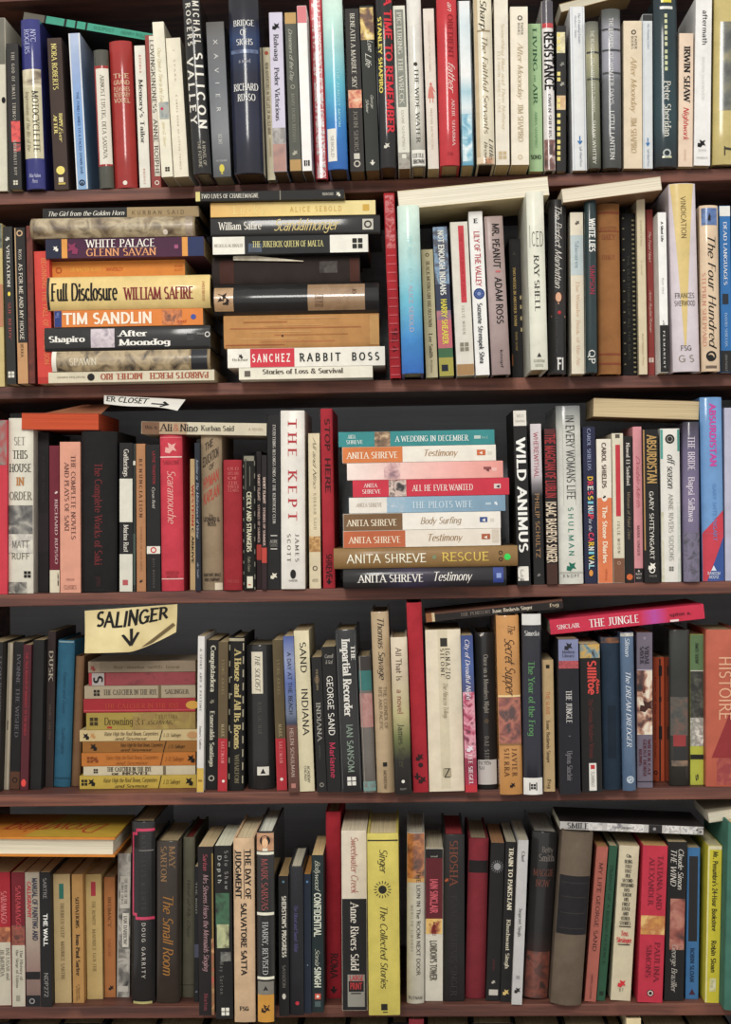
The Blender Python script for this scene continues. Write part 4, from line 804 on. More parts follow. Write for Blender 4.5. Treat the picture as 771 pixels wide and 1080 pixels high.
K(3,590,615.5,428,614,-4,((0,'dcdcd2'),(.85,'c6c6be'),(.97,'8e918e'),(1,'77797a')),'J','tall silver white jacketed hardcover with art deco green letters',
  bd(436,532,'b0b0a6',.24,.26), bd(436,532,'b0b0a6',.74,.76), t('IN EVERY WOMANS LIFE',438,526,.4,.72,'4a4a48','n'), t('SHULMAN',534,587,.42,.62,'2a7a68','W'), mk('bird',596,.5,.2,'1f6a58'), bd(601,603,'b0b0a6'), t('KNOPF',604,607,.15,.88,'5a5a58','W','h'), sp=.1)
K(3,617,630,450,614,-2.5,'262a48','p','navy paperback with playful many coloured letters',
  t('CAROL SHIELDS',452,496,.36,.62,'98a0c0','s'), *[t(c_,502+i*5.1,506.6+i*5.1,.36,.74,k_,'N') for i,(c_,k_) in enumerate(zip('DRESSING',('e0b83c','d8485a','d8d8d0','d8485a','e0c84a','7ac0d0','d8d8d0','d8485a')))],
  *[t(c_,i_,i_+4.6,.36,.74,k_,'N') for c_,i_,k_ in (('U',537,'7ac0d0'),('P',542,'d8485a'))], t('for the',546,559,.38,.64,'c8c8d0','i'),
  *[t(c_,561+i*4.8,565.4+i*4.8,.36,.74,k_,'N') for i,(c_,k_) in enumerate(zip('CARNIVAL',('d8485a','d84a6a','e0b83c','d8d8d0','7ac0d0','e0c84a','d8d8d0','9ad0d8')))], mk('oval',603,.5,.16,'d8944a'))
K(3,631,646.5,463,615,-2,'e6dfd0','p','paperback with white upper part and orange lower part and bird oval',
  bd(525,615,'d87a50'), mk('oval',524,.5,.2,'e6dfd0'), mk('bird',524,.5,.12,'3a3230'), t('CAROL SHIELDS',467,515,.36,.62,'5a4a44','N'), t('The Stone Diaries',534,594,.36,.64,'f0dcc4','N'), t('viking',600,612,.5,.64,'b05a3c','n'))
K(3,647.3,659,457,614,-2,'d8d2bc','p','cream paperback with red strip and brown foot, touching the orange and white paperback',
  bd(588,614,'7a5440'), bd(469,544,'c03a44',.3,.72), bd(458,462,'5a524a',.3,.7), t('JULIE MOON',549,584,.4,.62,'6a5a4c','W'), mk('ring',593,.5,.16,'b89a80'))
K(3,659.5,669,460,614,-2.5,'2a2727','p','black paperback with white then tan italic script and an orange disc', t('Nawal El Saadawi',467,512,.34,.72,'d8d4ca','s'), t('Woman at Point Zero',518,568,.36,.7,'8a7a66','i'), mk('dot',608,.5,.34,'d06a3c'))
K(3,669.3,678.5,450,614,-2,'d8949a','p','pink paperback with rose script and black foot', bd(599,614,'2a2728'), t('Double Mirth',480,534,.35,.74,'b05a66','c'), t('MARK SINGER',554,586,.36,.64,'6a3e44','n'), t('BLACK',604,606,.15,.85,'d8d0ca','n','h'), t('WOLF',608,610,.2,.8,'d8d0ca','n','h'), mk('tri',601.5,.5,.14,'d8d0ca'))
K(3,680,696,453,614,-2.2,'282524','p','black paperback with condensed tan capitals over white name, rubbed gold edges',
  bd(453,580,'b08a56',0,.1), t('ABSURDISTAN',459,510,.3,.84,'b8965e','N'), t('GARY SHTEYNGART',518,590,.38,.64,'dcd8ce','n'), mk('bird',597,.5,.26,'e6e2d8'), mk('ring',601,.5,.2,'e6e2d8'), t('RANDOM',606,608,.3,.8,'8a8680','n','h'))
K(3,698,718.5,452,614,-2,'e6e4dc','g','white paperback with teal shoulders and black script title',
  bd(453,484,'5aa498',0,.14), bd(453,476,'4a9488',.88,1), pc(540,614,'e6e4dc d8d4ba c8c2a4',0,.14,60), pc(530,614,'e6e4dc c8d0c4 e6e4dc',.84,1,60), mk('ring',463,.5,.24,'3a3836'), mk('dot',463,.5,.12,'3a3836'), t('off season',479,515,.36,.72,'34322f','i'), t('ANNE RIVERS SIDDONS',521,592,.4,.62,'9a9890','n'), mk('grid',600,.5,.12,'77756e'))
K(3,721,738,445,611,-1,((0,'4a4658'),(.2,'6a627e'),(.5,'7a708e'),(.8,'6a6280'),(1,'3a3844')),'J','dusty purple book with condensed white letters', t('THE BRIDE',460,496,.3,.7,'d8d0dc','s'), t('Bapsi Sidhwa',502,549,.3,.68,'d4ccd8','s'), pc(560,611,'4a4658 6a627e 3c3a4a',0,1,90))
K(3,741,764,419,612,-3,'6d9acc','J','tall blue jacketed hardcover with pink capitals and red and dark blue flashes',
  bd(562,612,'c8384a'), ('V',538,562.3,'c8384a',.0,1.), ('V',566,612,'2a4f94',.2,1.), t('ABSURDISTAN',426,492,.42,.68,'c8489c','N'), t('GARY SHTEYNGART',510,570,.5,.66,'5a86bc','n'), mk('tri',598,.5,.12,'dce4ec'), t('RANDOM',602,605,.22,.8,'dce4ec','n','h'), t('HOUSE',606,609,.28,.74,'dce4ec','n','h'), sp=.12)
K(3,765,790,430,612,-1,'b8b8cc','p','lavender white book against the end of the third shelf')
lying(3,22.5,453,104,453.5,17.5,'a8442e','p','orange book with dyed orange page edges lying on the third shelf row', fore=True, p=.0, pages='cc5838', d=.14)
lying(3,149,457.5,281,459.5,13,'cfc6ae','p','narrow cream paperback lying flat over the rose red and tan hardcovers', bd(149,168,'7a5a44'), bd(168,197,'b0987c'), t('this is',153,166,.4,.7,'3a2c24','n'), t('Ali',169,182,.26,.82,'2a2624','s'), t('&',183,189,.3,.8,'b06a52','s'), t('Nino',190,209,.26,.82,'2a2624','s'), t('Kurban Said',212,247,.34,.74,'34302c','s'), t('A NOVEL',262,278,.42,.6,'a89a82','n'), p=.004, d=.12)
lying(3,625.5,439.5,737,443,20,'7a6248','p','thick tan paged paperback lying with page edges forward under the board', fore=True, p=-.008, pages='d8c49c')
# ------------------------------------------------------------------ fourth shelf
K(4,-18,2.5,677,836,3,'2a2728','p','black paperback with grey letters at the end of the fourth shelf', t('LEON ROOKE',692,752,.75,.95,'5a5658','s'))
K(4,3,9.5,678,833,5,'948a78','p','slim grey beige paperback leaning beside the shelf end', bd(760,770,'3a3430',.3,.6), bd(678,833,'b4aa96',.5,.8))
K(4,10,20.5,677,833,5,'282527','p','black paperback with grey capitals and brown foot', bd(814,833,'5a3a28'), mk('ring',823,.5,.28,'2a1c14'), t('IVONNE THE WISHED',690,778,.36,.7,'68646a','s'))
K(4,21,30,680,834,4.5,'54202a','p','dark wine paperback with red capitals and a bright red oval at its foot', t('THE TRUE REASON OF MIDNIGHT TO THE WORLD',688,776,.35,.6,'a83a40','n'), mk('oval',826,.45,.3,'d84a44'))
K(4,30.5,45.5,675,833,3,'242324','p','unlit black paperback between the wine and brown spines')
K(4,46,56,666,829,2.5,'3c2e2a','p','dark brown paperback with silvery spaced capitals at its head', t('DUSK',686,718,.24,.74,'b8ae9e','s'), t('JAMES SALTER',742,780,.35,.55,'6a5a50','n'))
K(4,56.5,74,675,829,5,'2f6078','c','teal blue cloth hardcover with darker stamped lettering', bd(676,677.5,'8aa0a4',.05,.95), t('Franny and Zooey',708,752,.42,.62,'1f4458','i'), t('Salinger',765,795,.42,.62,'1f4458','i'), bd(819,820.5,'1f4458'), pages='a89a80')
K(4,75,84,692,828,5,'7a5c42','c','brown cardboard backed book standing behind the paper sign', p=-.055)
stack(4,'stack of paperbacks under the handwritten sign',[
 (93,206,697,707.5,'9a8a74','p','grey beige paperback, topmost of the stack under the paper sign', (bd(93,105,'a89680'), mk('bird',98,.4,.25,'a04a44'), t('for esme with love',120,190,.35,.6,'7a6a58','n'))),
 (93.5,206,708,720,'8e2f36','p','dark red paperback with white end bearing a black S', (bd(93.5,97,'b8404a'), bd(97,110,'b8b0ac'), t('S',99,108,.2,.8,'2a2628','N','h'), pc(112,206,'7e2a32 9a3a40 8e2f36',0,1,60))),
 (89,206,721.5,733.5,'b4a68c','p','grey cream paperback with dark serif capitals split by a gap', (mk('grid',102,.45,.25,'3a322a'), t('THE CATCHER IN THE RYE',109,166,.3,.68,'4a4036','s'), bd(167,170,'77694f'), t('SALINGER',174,199,.34,.66,'5a4e40','s'))),
 (88,206,734,747,'aa3038','p','red paperback with faint gold lettering and yellow oval end', (t('THE CATCHER IN THE RYE',110,190,.3,.65,'c0503c','s'), mk('oval',203,.5,.3,'d8a850'), bd(88,206,'c8545a',.1,.2))),
 (91,206,749.5,765.5,'b09a4e','p','mustard paperback with thin script title and a red flick', (t('Drowning Ruth',110,158,.3,.72,'5a4c2c','s'), mk('grid',99,.5,.25,'4a3e26'), bd(113,118,'b83a34',.08,.2), t('CHRISTINA',164,188,.62,.86,'6a5a34','w'), t('SCHWARZ',158,184,.3,.54,'4a3c22','i'), pc(140,206,'b09a4e 9a7e42 a88e48',0,1,60))),
 (84,215,767,777.5,'d8c290','p','cream paperback with bird mark and slanting small type, sixth down under the sign', (mk('bird',91,.45,.3,'2a2420'), mk('bird',98,.5,.25,'c8945c'), t('Raise High the Roof Beam, Carpenters',110,167,.5,.84,'4a3c28','i'), t('and Seymour',121,155,.1,.36,'4a3c28','i'), t('/',168,172,.05,.95,'4a3c28','n'), t('J. D. Salinger',172,191,.36,.66,'5a4c34','i'), mk('oval',203,.5,.3,'c89a6a'))),
 (87,215,779,789.5,'a06c34','p','amber brown paperback with slanting small type in shadow', (mk('bird',99,.5,.32,'2a1e14'), t('Raise High the Roof Beam, Carpenters',127,172,.5,.84,'3a2814','i'), t('and Seymour',127,160,.12,.36,'3a2814','i'), t('/',172,176,.05,.95,'3a2814','n'), t('J. D. Salinger',177,195,.36,.66,'3a2814','i'))),
 (86,206,790,802.5,'c87c38','p','orange paperback with dark bird end mark under the paper sign', (mk('grid',95,.5,.24,'8a4a20'), mk('bird',101,.5,.24,'8a4a20'), t('Raise High the Roof Beam, Carpenters',112,167,.5,.8,'9a5a28','i'), t('and Seymour',122,156,.12,.36,'9a5a28','i'), t('/',169,173,.05,.95,'6a3a18','n'), t('J. D. Salinger',174,194,.36,.66,'8a4e22','i'), mk('bird',202,.5,.3,'2a1c12'))),
 (88,206,804,812.5,'d8ccae','p','thin white paperback with broken black serif type, second from bottom under the sign', (mk('grid',101,.5,.25,'3a322a'), t('THE CATCHER IN THE RYE',113,160,.45,.9,'4a4034','S'), t('or NOVEL',118,158,.08,.36,'4a4034','S'), bd(172,175,'7a6c52'))),
 (84,207,813.5,826,'ccb050','p','yellow paperback with bird marks, bottom of the stack under the paper sign', (mk('grid',89,.5,.24,'3a301c'), mk('bird',97,.5,.28,'2a2216'), t('Raise High the Roof Beam, Carpenters',109,166,.5,.82,'4a3c1c','i'), t('and Seymour',121,156,.1,.34,'4a3c1c','i'), t('/',167,171,.05,.95,'4a3c1c','n'), t('J. D. Salinger',172,190,.36,.66,'5a4a24','i'), mk('bird',200,.5,.3,'2a2216'))),
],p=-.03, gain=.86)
K(4,207.5,215,671,833,.5,'d2d0cc','p','slim white paperback with black spaced capitals and yellow foot', bd(808,833,'c8a850'), t('A SPORT AND A PASTIME',684,750,.34,.6,'3a3836','w'), t('James Salter',764,789,.36,.62,'4a4846','s'), bd(820,822,'8a6c2c',.2,.8), p=.0)
K(4,216,229,675,833,2.5,'292625','p','black paperback with condensed white slab letters and ring mark', t('Conquistadora',681,730,.34,.74,'d0ccba','S'), mk('bird',740,.5,.2,'8a8676'), t('Esmeralda Santiago',750,809,.34,.7,'c8c4b2','S'), mk('ring',821,.5,.26,'b8b4a4'))
K(4,229.5,239.5,677,835,1,'5c4f38','p','olive brown paperback with red lower third, touching the black slab lettered spine', bd(779,835,'a82c36'), t('LYING AWAKE',696,734,.36,.62,'8a7c5c','w'), t('MARK',764,778,.36,.66,'a89a78','w'), t('SALZMAN',782,806,.36,.66,'d88a8a','w'), mk('dot',824,.6,.15,'e0d8d0'))
K(4,240.5,257,672,834,1,'282624','c','scuffed black paperback with rubbed cream edges and gold condensed title',
  bd(673,676,'a8a088'), t('A House and All Its Rooms',685,790,.4,.78,'b8a874','S'), t('WHARTON',796,826,.44,.7,'6a644e','S'), *[bd(y,y+6,'a09a86',.03,.1) for y in range(680,832,17)], *[bd(y,y+8,'a8a28c',.9,.97) for y in range(678,832,14)], *[mk('sq',y,.18,.05,'a09a86') for y in (714,732,772)])
K(4,262,290,680,832,-1,'272525','J','wide black hardcover with cream title label and white square mark', st(687,731,.2,.62,'d4cdb8'), t('THE SOLOIST',690,728,.34,.52,'4a463c','i'), t('MARK SALZMAN',740,774,.42,.56,'55534e','w'), bd(808,817,'dcd8cc',.36,.8), mk('tri',812.5,.58,.1,'2a2828'), pages='a09478')
K(4,292,303,675,834,-6,'5c5038','p','olive brown paperback with red lower third, touching the sky blue picture spine', bd(779,835,'ac2e38'), t('LYING AWAKE',696,734,.36,.62,'8a7c5c','w'), t('MARK',764,778,.36,.66,'a89a78','w'), t('SALZMAN',782,806,.36,.66,'d88a8a','w'), mk('dot',822,.5,.15,'e0d8d0'))
K(4,304.5,315.5,671,836,-6,((0,'5a3c34'),(.42,'6a4a40'),(.44,'3a4254'),(.5,'6a7488'),(.7,'5a6aa0'),(.85,'8a94b4'),(1,'4a5a92')),'p','paperback with cloudy blue sky above and brown below', t('A DAY AT THE BEACH',688,754,.34,.68,'2a2c3a','n'), t('HELEN SCHULMAN',768,820,.34,.66,'b8a498','n'), mk('sq',829,.5,.22,'a8746a'))
K(4,316,332,665,835,-6.5,'d6cdac','p','cream paperback with large plain black capitals', t('SAND',677,710,.38,.76,'2a2826','n'), t('INDIANA',726,776,.38,.76,'2a2826','n'), t('ACADEMY',808,826,.56,.72,'3a3630','n'), t('CHICAGO',808,824,.36,.5,'3a3630','n'))
K(4,334.5,345,693,836,-6,'2a2827','p','short black paperback with oval crest and pale grey capitals, lying against cream capitals spine', mk('oval',717,.45,.26,'5a4a3a'), t('PENGUIN',706,728,.38,.56,'9a8a6c','n'), t('INDIANA',741,782,.28,.7,'9a9890','s'), t('novel of love',786,800,.35,.55,'5a5854','i'), mk('ring',828,.5,.22,'8a8880'))
K(4,345.5,360,682,836,-6.5,'262425','p','black book with white capitals over a raspberry red word', t('GEORGE SAND',713,776,.3,.7,'e0ddd4','n'), t('Marianne',783,821,.3,.68,'b83a56','n'), t('Carroll',690,694,.2,.8,'a8a59c','i','h'), t('& Graf',696,700,.25,.75,'a8a59c','i','h'))
K(4,360.5,382.5,664,836,-7,'2b2c2e','J','black hardcover with white blackletter title inside a thin grey frame', t('THE',681,697,.72,.9,'d0cec6','S'), t('Impartial Recorder',674,756,.3,.66,'d6d4cc','S'), t('IAN SANSOM',764,815,.36,.64,'8a9a8c','n'), bd(668,832,'4c4e50',.06,.09), bd(668,832,'4c4e50',.9,.93), mk('grid',824,.5,.22,'d8d6ce'), sp=.06)
K(4,383.5,397,692,836,-6,'67625c','J','grey plastic wrapped book with teal band and dusty pink middle', bd(692,707,'38302c'), bd(707,728,'2a6a66'), pc(731,767,'9a6660 a87a72 8a5a54',0,1,60), pc(824,834,'67625c 5a9a94',0,1,120), bd(690,836,'8a847c',.1,.16))
K(4,398,416.5,645,836,-7,'b09a7a','J','tall beige jacketed hardcover with flourished script over small capitals', t('Thomas Savage',650,716,.36,.72,'3a2f26','i'), t('THE CORNER OF',724,769,.56,.74,'6a5a44','n'), t('RIFE AND PACIFIC',724,770,.28,.46,'6a5a44','n'), mk('sq',806,.5,.12,'2a2420'), t('MORROW',812,832,.4,.56,'5a4a38','n'), pages='c8b494')
K(4,417,434.5,672,838,-5,((0,'2a2422'),(.22,'2e2a26'),(.36,'6a7044'),(.5,'b0a87c'),(.8,'c8b8a0'),(1,'d0c4ac')),'j','hardcover shading from cream head through green to black foot', t('All That Is',683,718,.3,.62,'5a4a40','n'), t('a novel',727,753,.3,.62,'8a5a4c','n'), t('James Salter',763,810,.3,.64,'4a4a38','n'), mk('dot',824,.5,.1,'d8d4ca'), t('KNOPF',831,833,.3,.7,'8a8680','n','h'))
K(4,436,452,635,836,-8,'a22833','c','tall red cloth divider with black scribbles near its foot, right of cream shaded hardcover', mk('bird',799,.5,.26,'3a1218','inked_scribble'), mk('dot',807,.55,.16,'3a1218','inked_scribble'), mk('down',819,.3,.24,'3a1218','inked_arrow'), mk('bird',823,.62,.26,'3a1218','inked_scribble'), sp=.05, name='shelf_divider', cat='divider')
K(4,452.8,490,664,835,-4.5,'dbd1ba','p','wide cream paperback with thin black capitals and faint columns', bd(664,832,'cec4aa',.35,.62), bd(673,682,'3a3632',.42,.62), t('IGNAZIO',684,718,.56,.68,'4a463e','w'), t('SILONE',684,716,.42,.52,'4a463e','w'), t('The Abruzzo Trilogy',720,758,.47,.6,'8a8068','i'), mk('sq',815,.52,.12,'a89e84'), t('Z',811,820,.44,.62,'3a3632','S','h'))
K(4,491,503.5,670,836,-5,((0,'b03048'),(.15,'8a2c44'),(.4,'a84a62'),(.55,'3a2a3a'),(.6,'4a4a6a'),(.8,'4a5f96'),(1,'3a4a7a')),'g','narrow picture spine going from sky blue to pink blossom and red foot', pc(730,800,'4a2030 b04a66 d89aa8 7a2c48',0,1,90), bd(828,836,'b8303a'), t('City of Dreadful Night',674,738,.32,.7,'dcd8e0','i'), t('LEE SIEGEL',796,828,.34,.66,'e6dce0','s'), mk('bird',790,.5,.3,'dcd4dc'))
K(4,504,525.5,667,832,-3,'252325','J','black hardcover with dim italic title and white call number sticker', t('Once on a Moonless Night',690,752,.42,.64,'9a968e','s'), mk('dot',760,.5,.12,'5a4e40'), t('DAI SIJIE',776,806,.4,.6,'8a867e','w'), mk('bird',669,.35,.1,'c8c4bc'), st(801,827,.02,.98,'d0cfcc'), t('FICTION',803,806,.08,.7,'2a2828','n','h'), t('SIJ',808,811,.08,.36,'2a2828','n','h'))
K(4,526.5,551.5,649,838,-5,'bd8950','J','parchment orange hardcover with black script and central red wine picture',
  t('The',658,668,.5,.8,'3a2418','c'), t('Secret Supper',672,732,.36,.78,'3a2418','c'), pc(735,784,'3a1c18 7a3a30 a8604a 4a2420',0,1,50), bd(733,735,'e0c890'), bd(784,786,'8a6238'), t('JAVIER',789,820,.56,.76,'5a3c24','w'), t('SIERRA',789,820,.22,.42,'5a3c24','w'), mk('bird',828,.55,.12,'2a1a12'), sp=.14)
K(4,552,572.5,647,838,-2,((0,'1d2030'),(.5,'20253c'),(1,'22242c')),'J','navy black jacket with white head, white foot and green title', bd(647,659,'d4d4d0'), bd(820,838,'dcdad4'), t('Simecka',665,670,.14,.9,'d0d0cc','s','h'), t('The Year of the Frog',697,776,.32,.62,'5a8a5a','s'), mk('sq',829,.5,.2,'3a3836'), mk('sq',829,.5,.15,'dcdad4'), mk('grid',829,.5,.14,'3a3836'))
K(4,573.5,585.5,696,835,-2,'cdb184','p','short straw tan paperback with orange and black lines of type', mk('sq',703,.5,.16,'3a3228'), t('THE SLAVE',729,754,.32,.62,'c8784a','n'), t('Isaac Bashevis Singer',760,805,.32,.62,'4a3c2c','s'), t('fsg',822,832,.36,.66,'5a4a34','s'))
K(4,591,612.5,674,838,-2.5,'232430','p','near black paperback with grey blue head and small red picture', bd(674,697,'7a80a0'), pc(697,705,'7a2a34 b04a50 5a2028',0,1,120), mk('bird',682,.5,.2,'2a2a34'), t('Modern',686,689,.2,.8,'3a3c4c','s','h'), t('Library',690,693,.2,.8,'3a3c4c','s','h'), t('THE JUNGLE',728,763,.36,.62,'c8c6c2','s'), bd(776,777,'6a6870',.45,.55), t('Upton Sinclair',792,824,.36,.6,'77757a','s'), pages='8a7c62')
K(4,614,635.5,679,836,-3,'262423','p','black paperback with fat coral letters under a painted head picture', pc(679,694,'2a4a5a c8a04a 6a8a94 3a2a22',0,1,80), t('Sillitoe',697,733,.4,.78,'c84a44','N'), t('Alan',716,732,.8,.94,'c84a44','N'), t('The German Numbers Woman',737,800,.4,.62,'5a2e2c','s'), bd(805,834,'dcdad2',.36,.72,'k','label_sticker'), mk('sq',809,.54,.1,'b83a3a'), t('FLAMINGO',814,830,.46,.62,'8a8880','n'))
K(4,636,656,672,833,-2.5,'25384a','c','dark slate blue cloth hardcover with frayed brown head', pc(672,678,'25384a 6a4630 8a5a3a',0,1,120), bd(744,800,'1e2e3e',.3,.75))
K(4,656.5,671,667,834,-3,'4f6580','J','steel blue jacketed hardcover with white italic capitals and torn head', t('Sliman',672,692,.34,.66,'c8d0d8','i'), t('The DREAM DREDGER',707,787,.34,.7,'d0d6dc','i'), mk('ring',822,.55,.28,'b0bcc8'), mk('bird',822,.55,.18,'b0bcc8'), pc(667,671,'8a8a86 c8c4b8'))
K(4,672,688.5,667,831,-.5,'6e6674','g','mauve grey paperback with rearing horses painted across its middle', pc(707,775,'d8c8b4 e6d8c4 b88a72 5a342c 2a1c1c',0,1,55), mk('bird',745,.6,.42,'4a2a24','printed_horse'), mk('figure',728,.45,.16,'6a3a34','printed_rider'), t('VIDAL',682,702,.52,.76,'3a343e','S'), t('SAVER',682,700,.22,.44,'3a343e','S'), t('WILDER CAT',780,818,.68,.86,'5a2c38','S'), t('GHOST HORSE',780,820,.4,.58,'5a2c38','S'), t('RUNS',790,808,.14,.3,'5a2c38','S'), bd(824,825,'3a343e'), bd(706,707,'b0a8b4'), mk('ring',673,.5,.08,'b0a8b4'))
K(4,689,702.5,693,824,-.3,'b8502e','p','short orange paperback split by a black ragged stripe', bd(695,824,'2c2422',.54,.68), bd(702,713,'241e1e',.5,.8), bd(766,780,'241e1e',.5,.8), bd(735,740,'241e1e',.52,.74), t('tales of the singing river',714,800,.14,.3,'7a3020','n'), mk('ring',815,.22,.18,'2a1a14'))
K(4,703,727.5,664,829,-.3,((0,'2c2a22'),(.3,'3a3428'),(.7,'2e302a'),(1,'3a3d38')),'J','dark green brown jacket with shadowy figure in a red skirt', pc(735,776,'2e302a 4a4030 6a3a2a',.05,.9,90), bd(775,787,'8e2c2c',.18,.8), bd(787,802,'23201c',.2,.85), pc(802,808,'3a3428 8a6a4a',.1,.9,90), sp=.12)
K(4,728,742.5,669,828,-.2,'b6bb4c','p','lime green paperback with dark and snowy pictures in its middle', bd(669,707,'5f7a55'), t('AMOS SHAW',678,700,.4,.62,'2c3a2c','S'), pc(708,757,'23231f 3a3c34 5a5c50',0,1,120), pc(757,787,'d0cec4 8a8880 e0ded4',0,1,120), bd(796,801,'2a2a24'), t('s',816,824,.4,.7,'4a4c2c','h'), bd(707,708,'c8c8bc'))
K(4,743.5,782,664,830,-.2,'b25c48','f','terracotta hardcover with tall pale outlined capitals and dark red shapes', ('V',724,800,'8a2c30',.15,1.), pc(800,828,'a85240 8a2c30 b25c48',.3,1,50), t('HISTOIRE',692,760,.38,.7,'d8a888','n'))
lying(4,449.5,656.5,594,641.5,9.5,'5a3a2c','p','slim dark brown paperback lying sloped with small pale type', bd(449.5,456,'8a5a38'), bd(456,459,'c8b490'), bd(459,594,'2c2422',0,.8), t('THE PENITENT',486,518,.3,.66,'7a7068','s'), t('Isaac Bashevis Singer',520,562,.3,.68,'dcd2c0','s'), t('fsg',580,590,.3,.68,'b8a88e','s'), p=.012)
lying(4,581,669.5,743.5,652.5,15.5,'c02c48','g','raspberry red paperback lying sloped with big white capitals', bd(676,706,((0,'c02c48'),(.5,'b04a9a'),(1,'c02c48'))), t('SINCLAIR',588,612,.32,.6,'ecd4d4','s'), t('THE JUNGLE',622,675,.24,.74,'f0dedc','s'), t('upton a.',707,730,.4,.62,'5a1a2a','h'), bd(707,716,'e0d0d0',.02,.16), p=.012)
# ------------------------------------------------------------------ fifth shelf
K(5,-16,12.5,920,1061,-2,'9a2430','p','red and white paperback at the end of the fifth shelf with pale capitals', bd(994,1061,'b8b2a0'), pc(978,994,'5a2a20 9a5a3a c88a5a',.3,1,90), t('SARAMAGO',940,974,.66,.86,'c87a7c','s'), t('BALTASAR and',1000,1034,.82,.94,'6a655a','s'), t('BLIMUNDA',1002,1030,.6,.74,'6a655a','s'))
K(5,13,27,920,1062,-1,'6a1a26','p','dark red and white paperback touching the grey pink picture spine', bd(997,1062,'b4af9e'), pc(976,997,'4a2a24 8a4a3a 3a1c1c',0,1,90), t('SARAMAGO',934,980,.34,.7,'b4484e','s'), t('The History of',1002,1034,.62,.82,'5a564c','s'), t('the Siege of Lisbon',1002,1042,.32,.5,'5a564c','s'), bd(1050,1056,'8a8678',.3,.6))
K(5,28,43,920,1062,-2,((0,'6a5650'),(.3,'8a746c'),(.6,'a09484'),(1,'9a9080')),'p','grey pink paperback with red and navy capitals and a black stroke', bd(1050,1062,'24242a'), t('MANUAL OF PAINTING AND',926,992,.52,.84,'34364a','N'), t('CALLIGRAPHY',930,968,.16,.4,'a8343c','N'), bd(1025,1033,'262224'), mk('ring',1056,.4,.2,'8a8688'))
K(5,43.5,55.5,920,1062,-2,'242325','p','black paperback with bold white sans title and grey number', t('SARTRE',926,948,.34,.64,'8a8886','n'), t('THE WALL',964,998,.34,.68,'e0ddd4','N'), t('NDP272',1026,1052,.34,.68,'8a8886','n'))
K(5,57,75.5,922,1058,-2,'b09a70','p','straw paperback with small teal square near its head', bd(932,948,'2f6a5c',.34,.62), t('TROUBLED SLEEP',952,989,.42,.62,'6a583c','s'), t('MAURICE SARTRE',993,1034,.42,.62,'6a583c','s'))
K(5,77,89.5,922,1058,-1.5,'a8804c','p','amber tan paperback with black bold type', t('SITUATIONS',946,979,.34,.62,'3a2c1c','S'), t('Jean-Paul Sartre',985,1029,.34,.66,'2e2418','S'), t('a fawcett',1038,1054,.5,.64,'4a3a22','n'), t('premier book',1040,1056,.32,.44,'4a3a22','n'))
K(5,91,108.5,922,1054,-2,'b49c68','p','straw paperback with small red square near its head', bd(930,945,'a03440',.34,.64), t('THE ROWDY',950,976,.4,.6,'7a6844','s'), t('MAURICE GOETHE',980,1026,.4,.6,'7a6844','s'))
K(5,110.5,122,925,1052,-1,'a0683c','p','reddish tan paperback with faded capitals and small dark figure', t('INTIMACY',946,978,.36,.64,'5a3a22','s'), t('SARTRE',990,1010,.36,.6,'8a5030','s'), mk('bird',1042,.6,.24,'2a1c12'))
K(5,123,136.5,900,1052,1.5,'9a968e','g','grey photographic paperback with white title boxes', pc(900,1052,'3a3838 77746e b4b0a6 8a867e',.1,1,50), bd(924,958,'c0bcb0',.2,.95), t('THE BOOK OF THE',926,954,.55,.75,'4a4644','s'), t('THREE DOGS',930,954,.28,.46,'4a4644','s'), bd(963,999,'ccc8bc',.4,.9), t('IAN DARROW',966,996,.5,.76,'3a3634','s'), bd(1040,1046,'b4b0a6',.1,.9))
K(5,138.5,163.5,866,1058,.3,'242223','J','black glossy hardcover with neon pink stepped outline',
  bd(873,876,'c03a5c',.28,1), bd(877,880,'c03a5c',.08,.28), bd(873,880,'c03a5c',.22,.28), bd(877,964,'c03a5c',.06,.12), bd(962,965,'c03a5c',.08,.26), bd(962,969,'c03a5c',.2,.26), bd(966,969,'c03a5c',.22,1), t('NARCISSUS NIGHTS',880,960,.46,.62,'4c4a4a','W'), t('DOUG GARRITY',972,1032,.48,.62,'c0bcb4','W'), bd(1055,1058,'a8a06a',.1,.9), bd(895.5,896.5,'77746e',.35,.95))
K(5,165,190,887,1058,.3,'3a2e24','J','dark brown hardcover with coppery capitals over a large bronze script', t('MAY',892,915,.56,.8,'8a6c4c','s'), t('SARTON',892,930,.2,.44,'8a6c4c','s'), t('The Small Room',942,1028,.3,.72,'9a6c36','i'), sp=.08)
K(5,192,204.5,883,1052,1,'5f5c4c','c','grey olive cloth hardcover with reddish page tops', t('West of My Chair',926,988,.4,.66,'3a382e','c'), bd(1038,1039,'4a473a'), pages='8a3a34')
K(5,205,209.5,914,1057,0,'26262a','p','thin black paperback with grey capitals beside the olive cloth', t('THE BIRD',930,964,.3,.66,'8a8880','n'), bd(996,1010,'4a4c5c'), mk('bird',1046,.5,.3,'6a6c78'))
K(5,210,226.5,893,1071,-1.5,'2a2123','p','black paperback with rose script and ragged coral stripe along its edge', pc(990,1071,'b8584a 8a6a44 d0a070',.82,1,70), bd(900,990,'9a8048',.88,.97), t('Sarton',900,918,.34,.62,'a05058','i'), t('Mrs Stevens Hears the Mermaids Singing',922,1024,.34,.66,'a8868a','i'), t('Norton',1048,1066,.34,.58,'7a4048','s'))
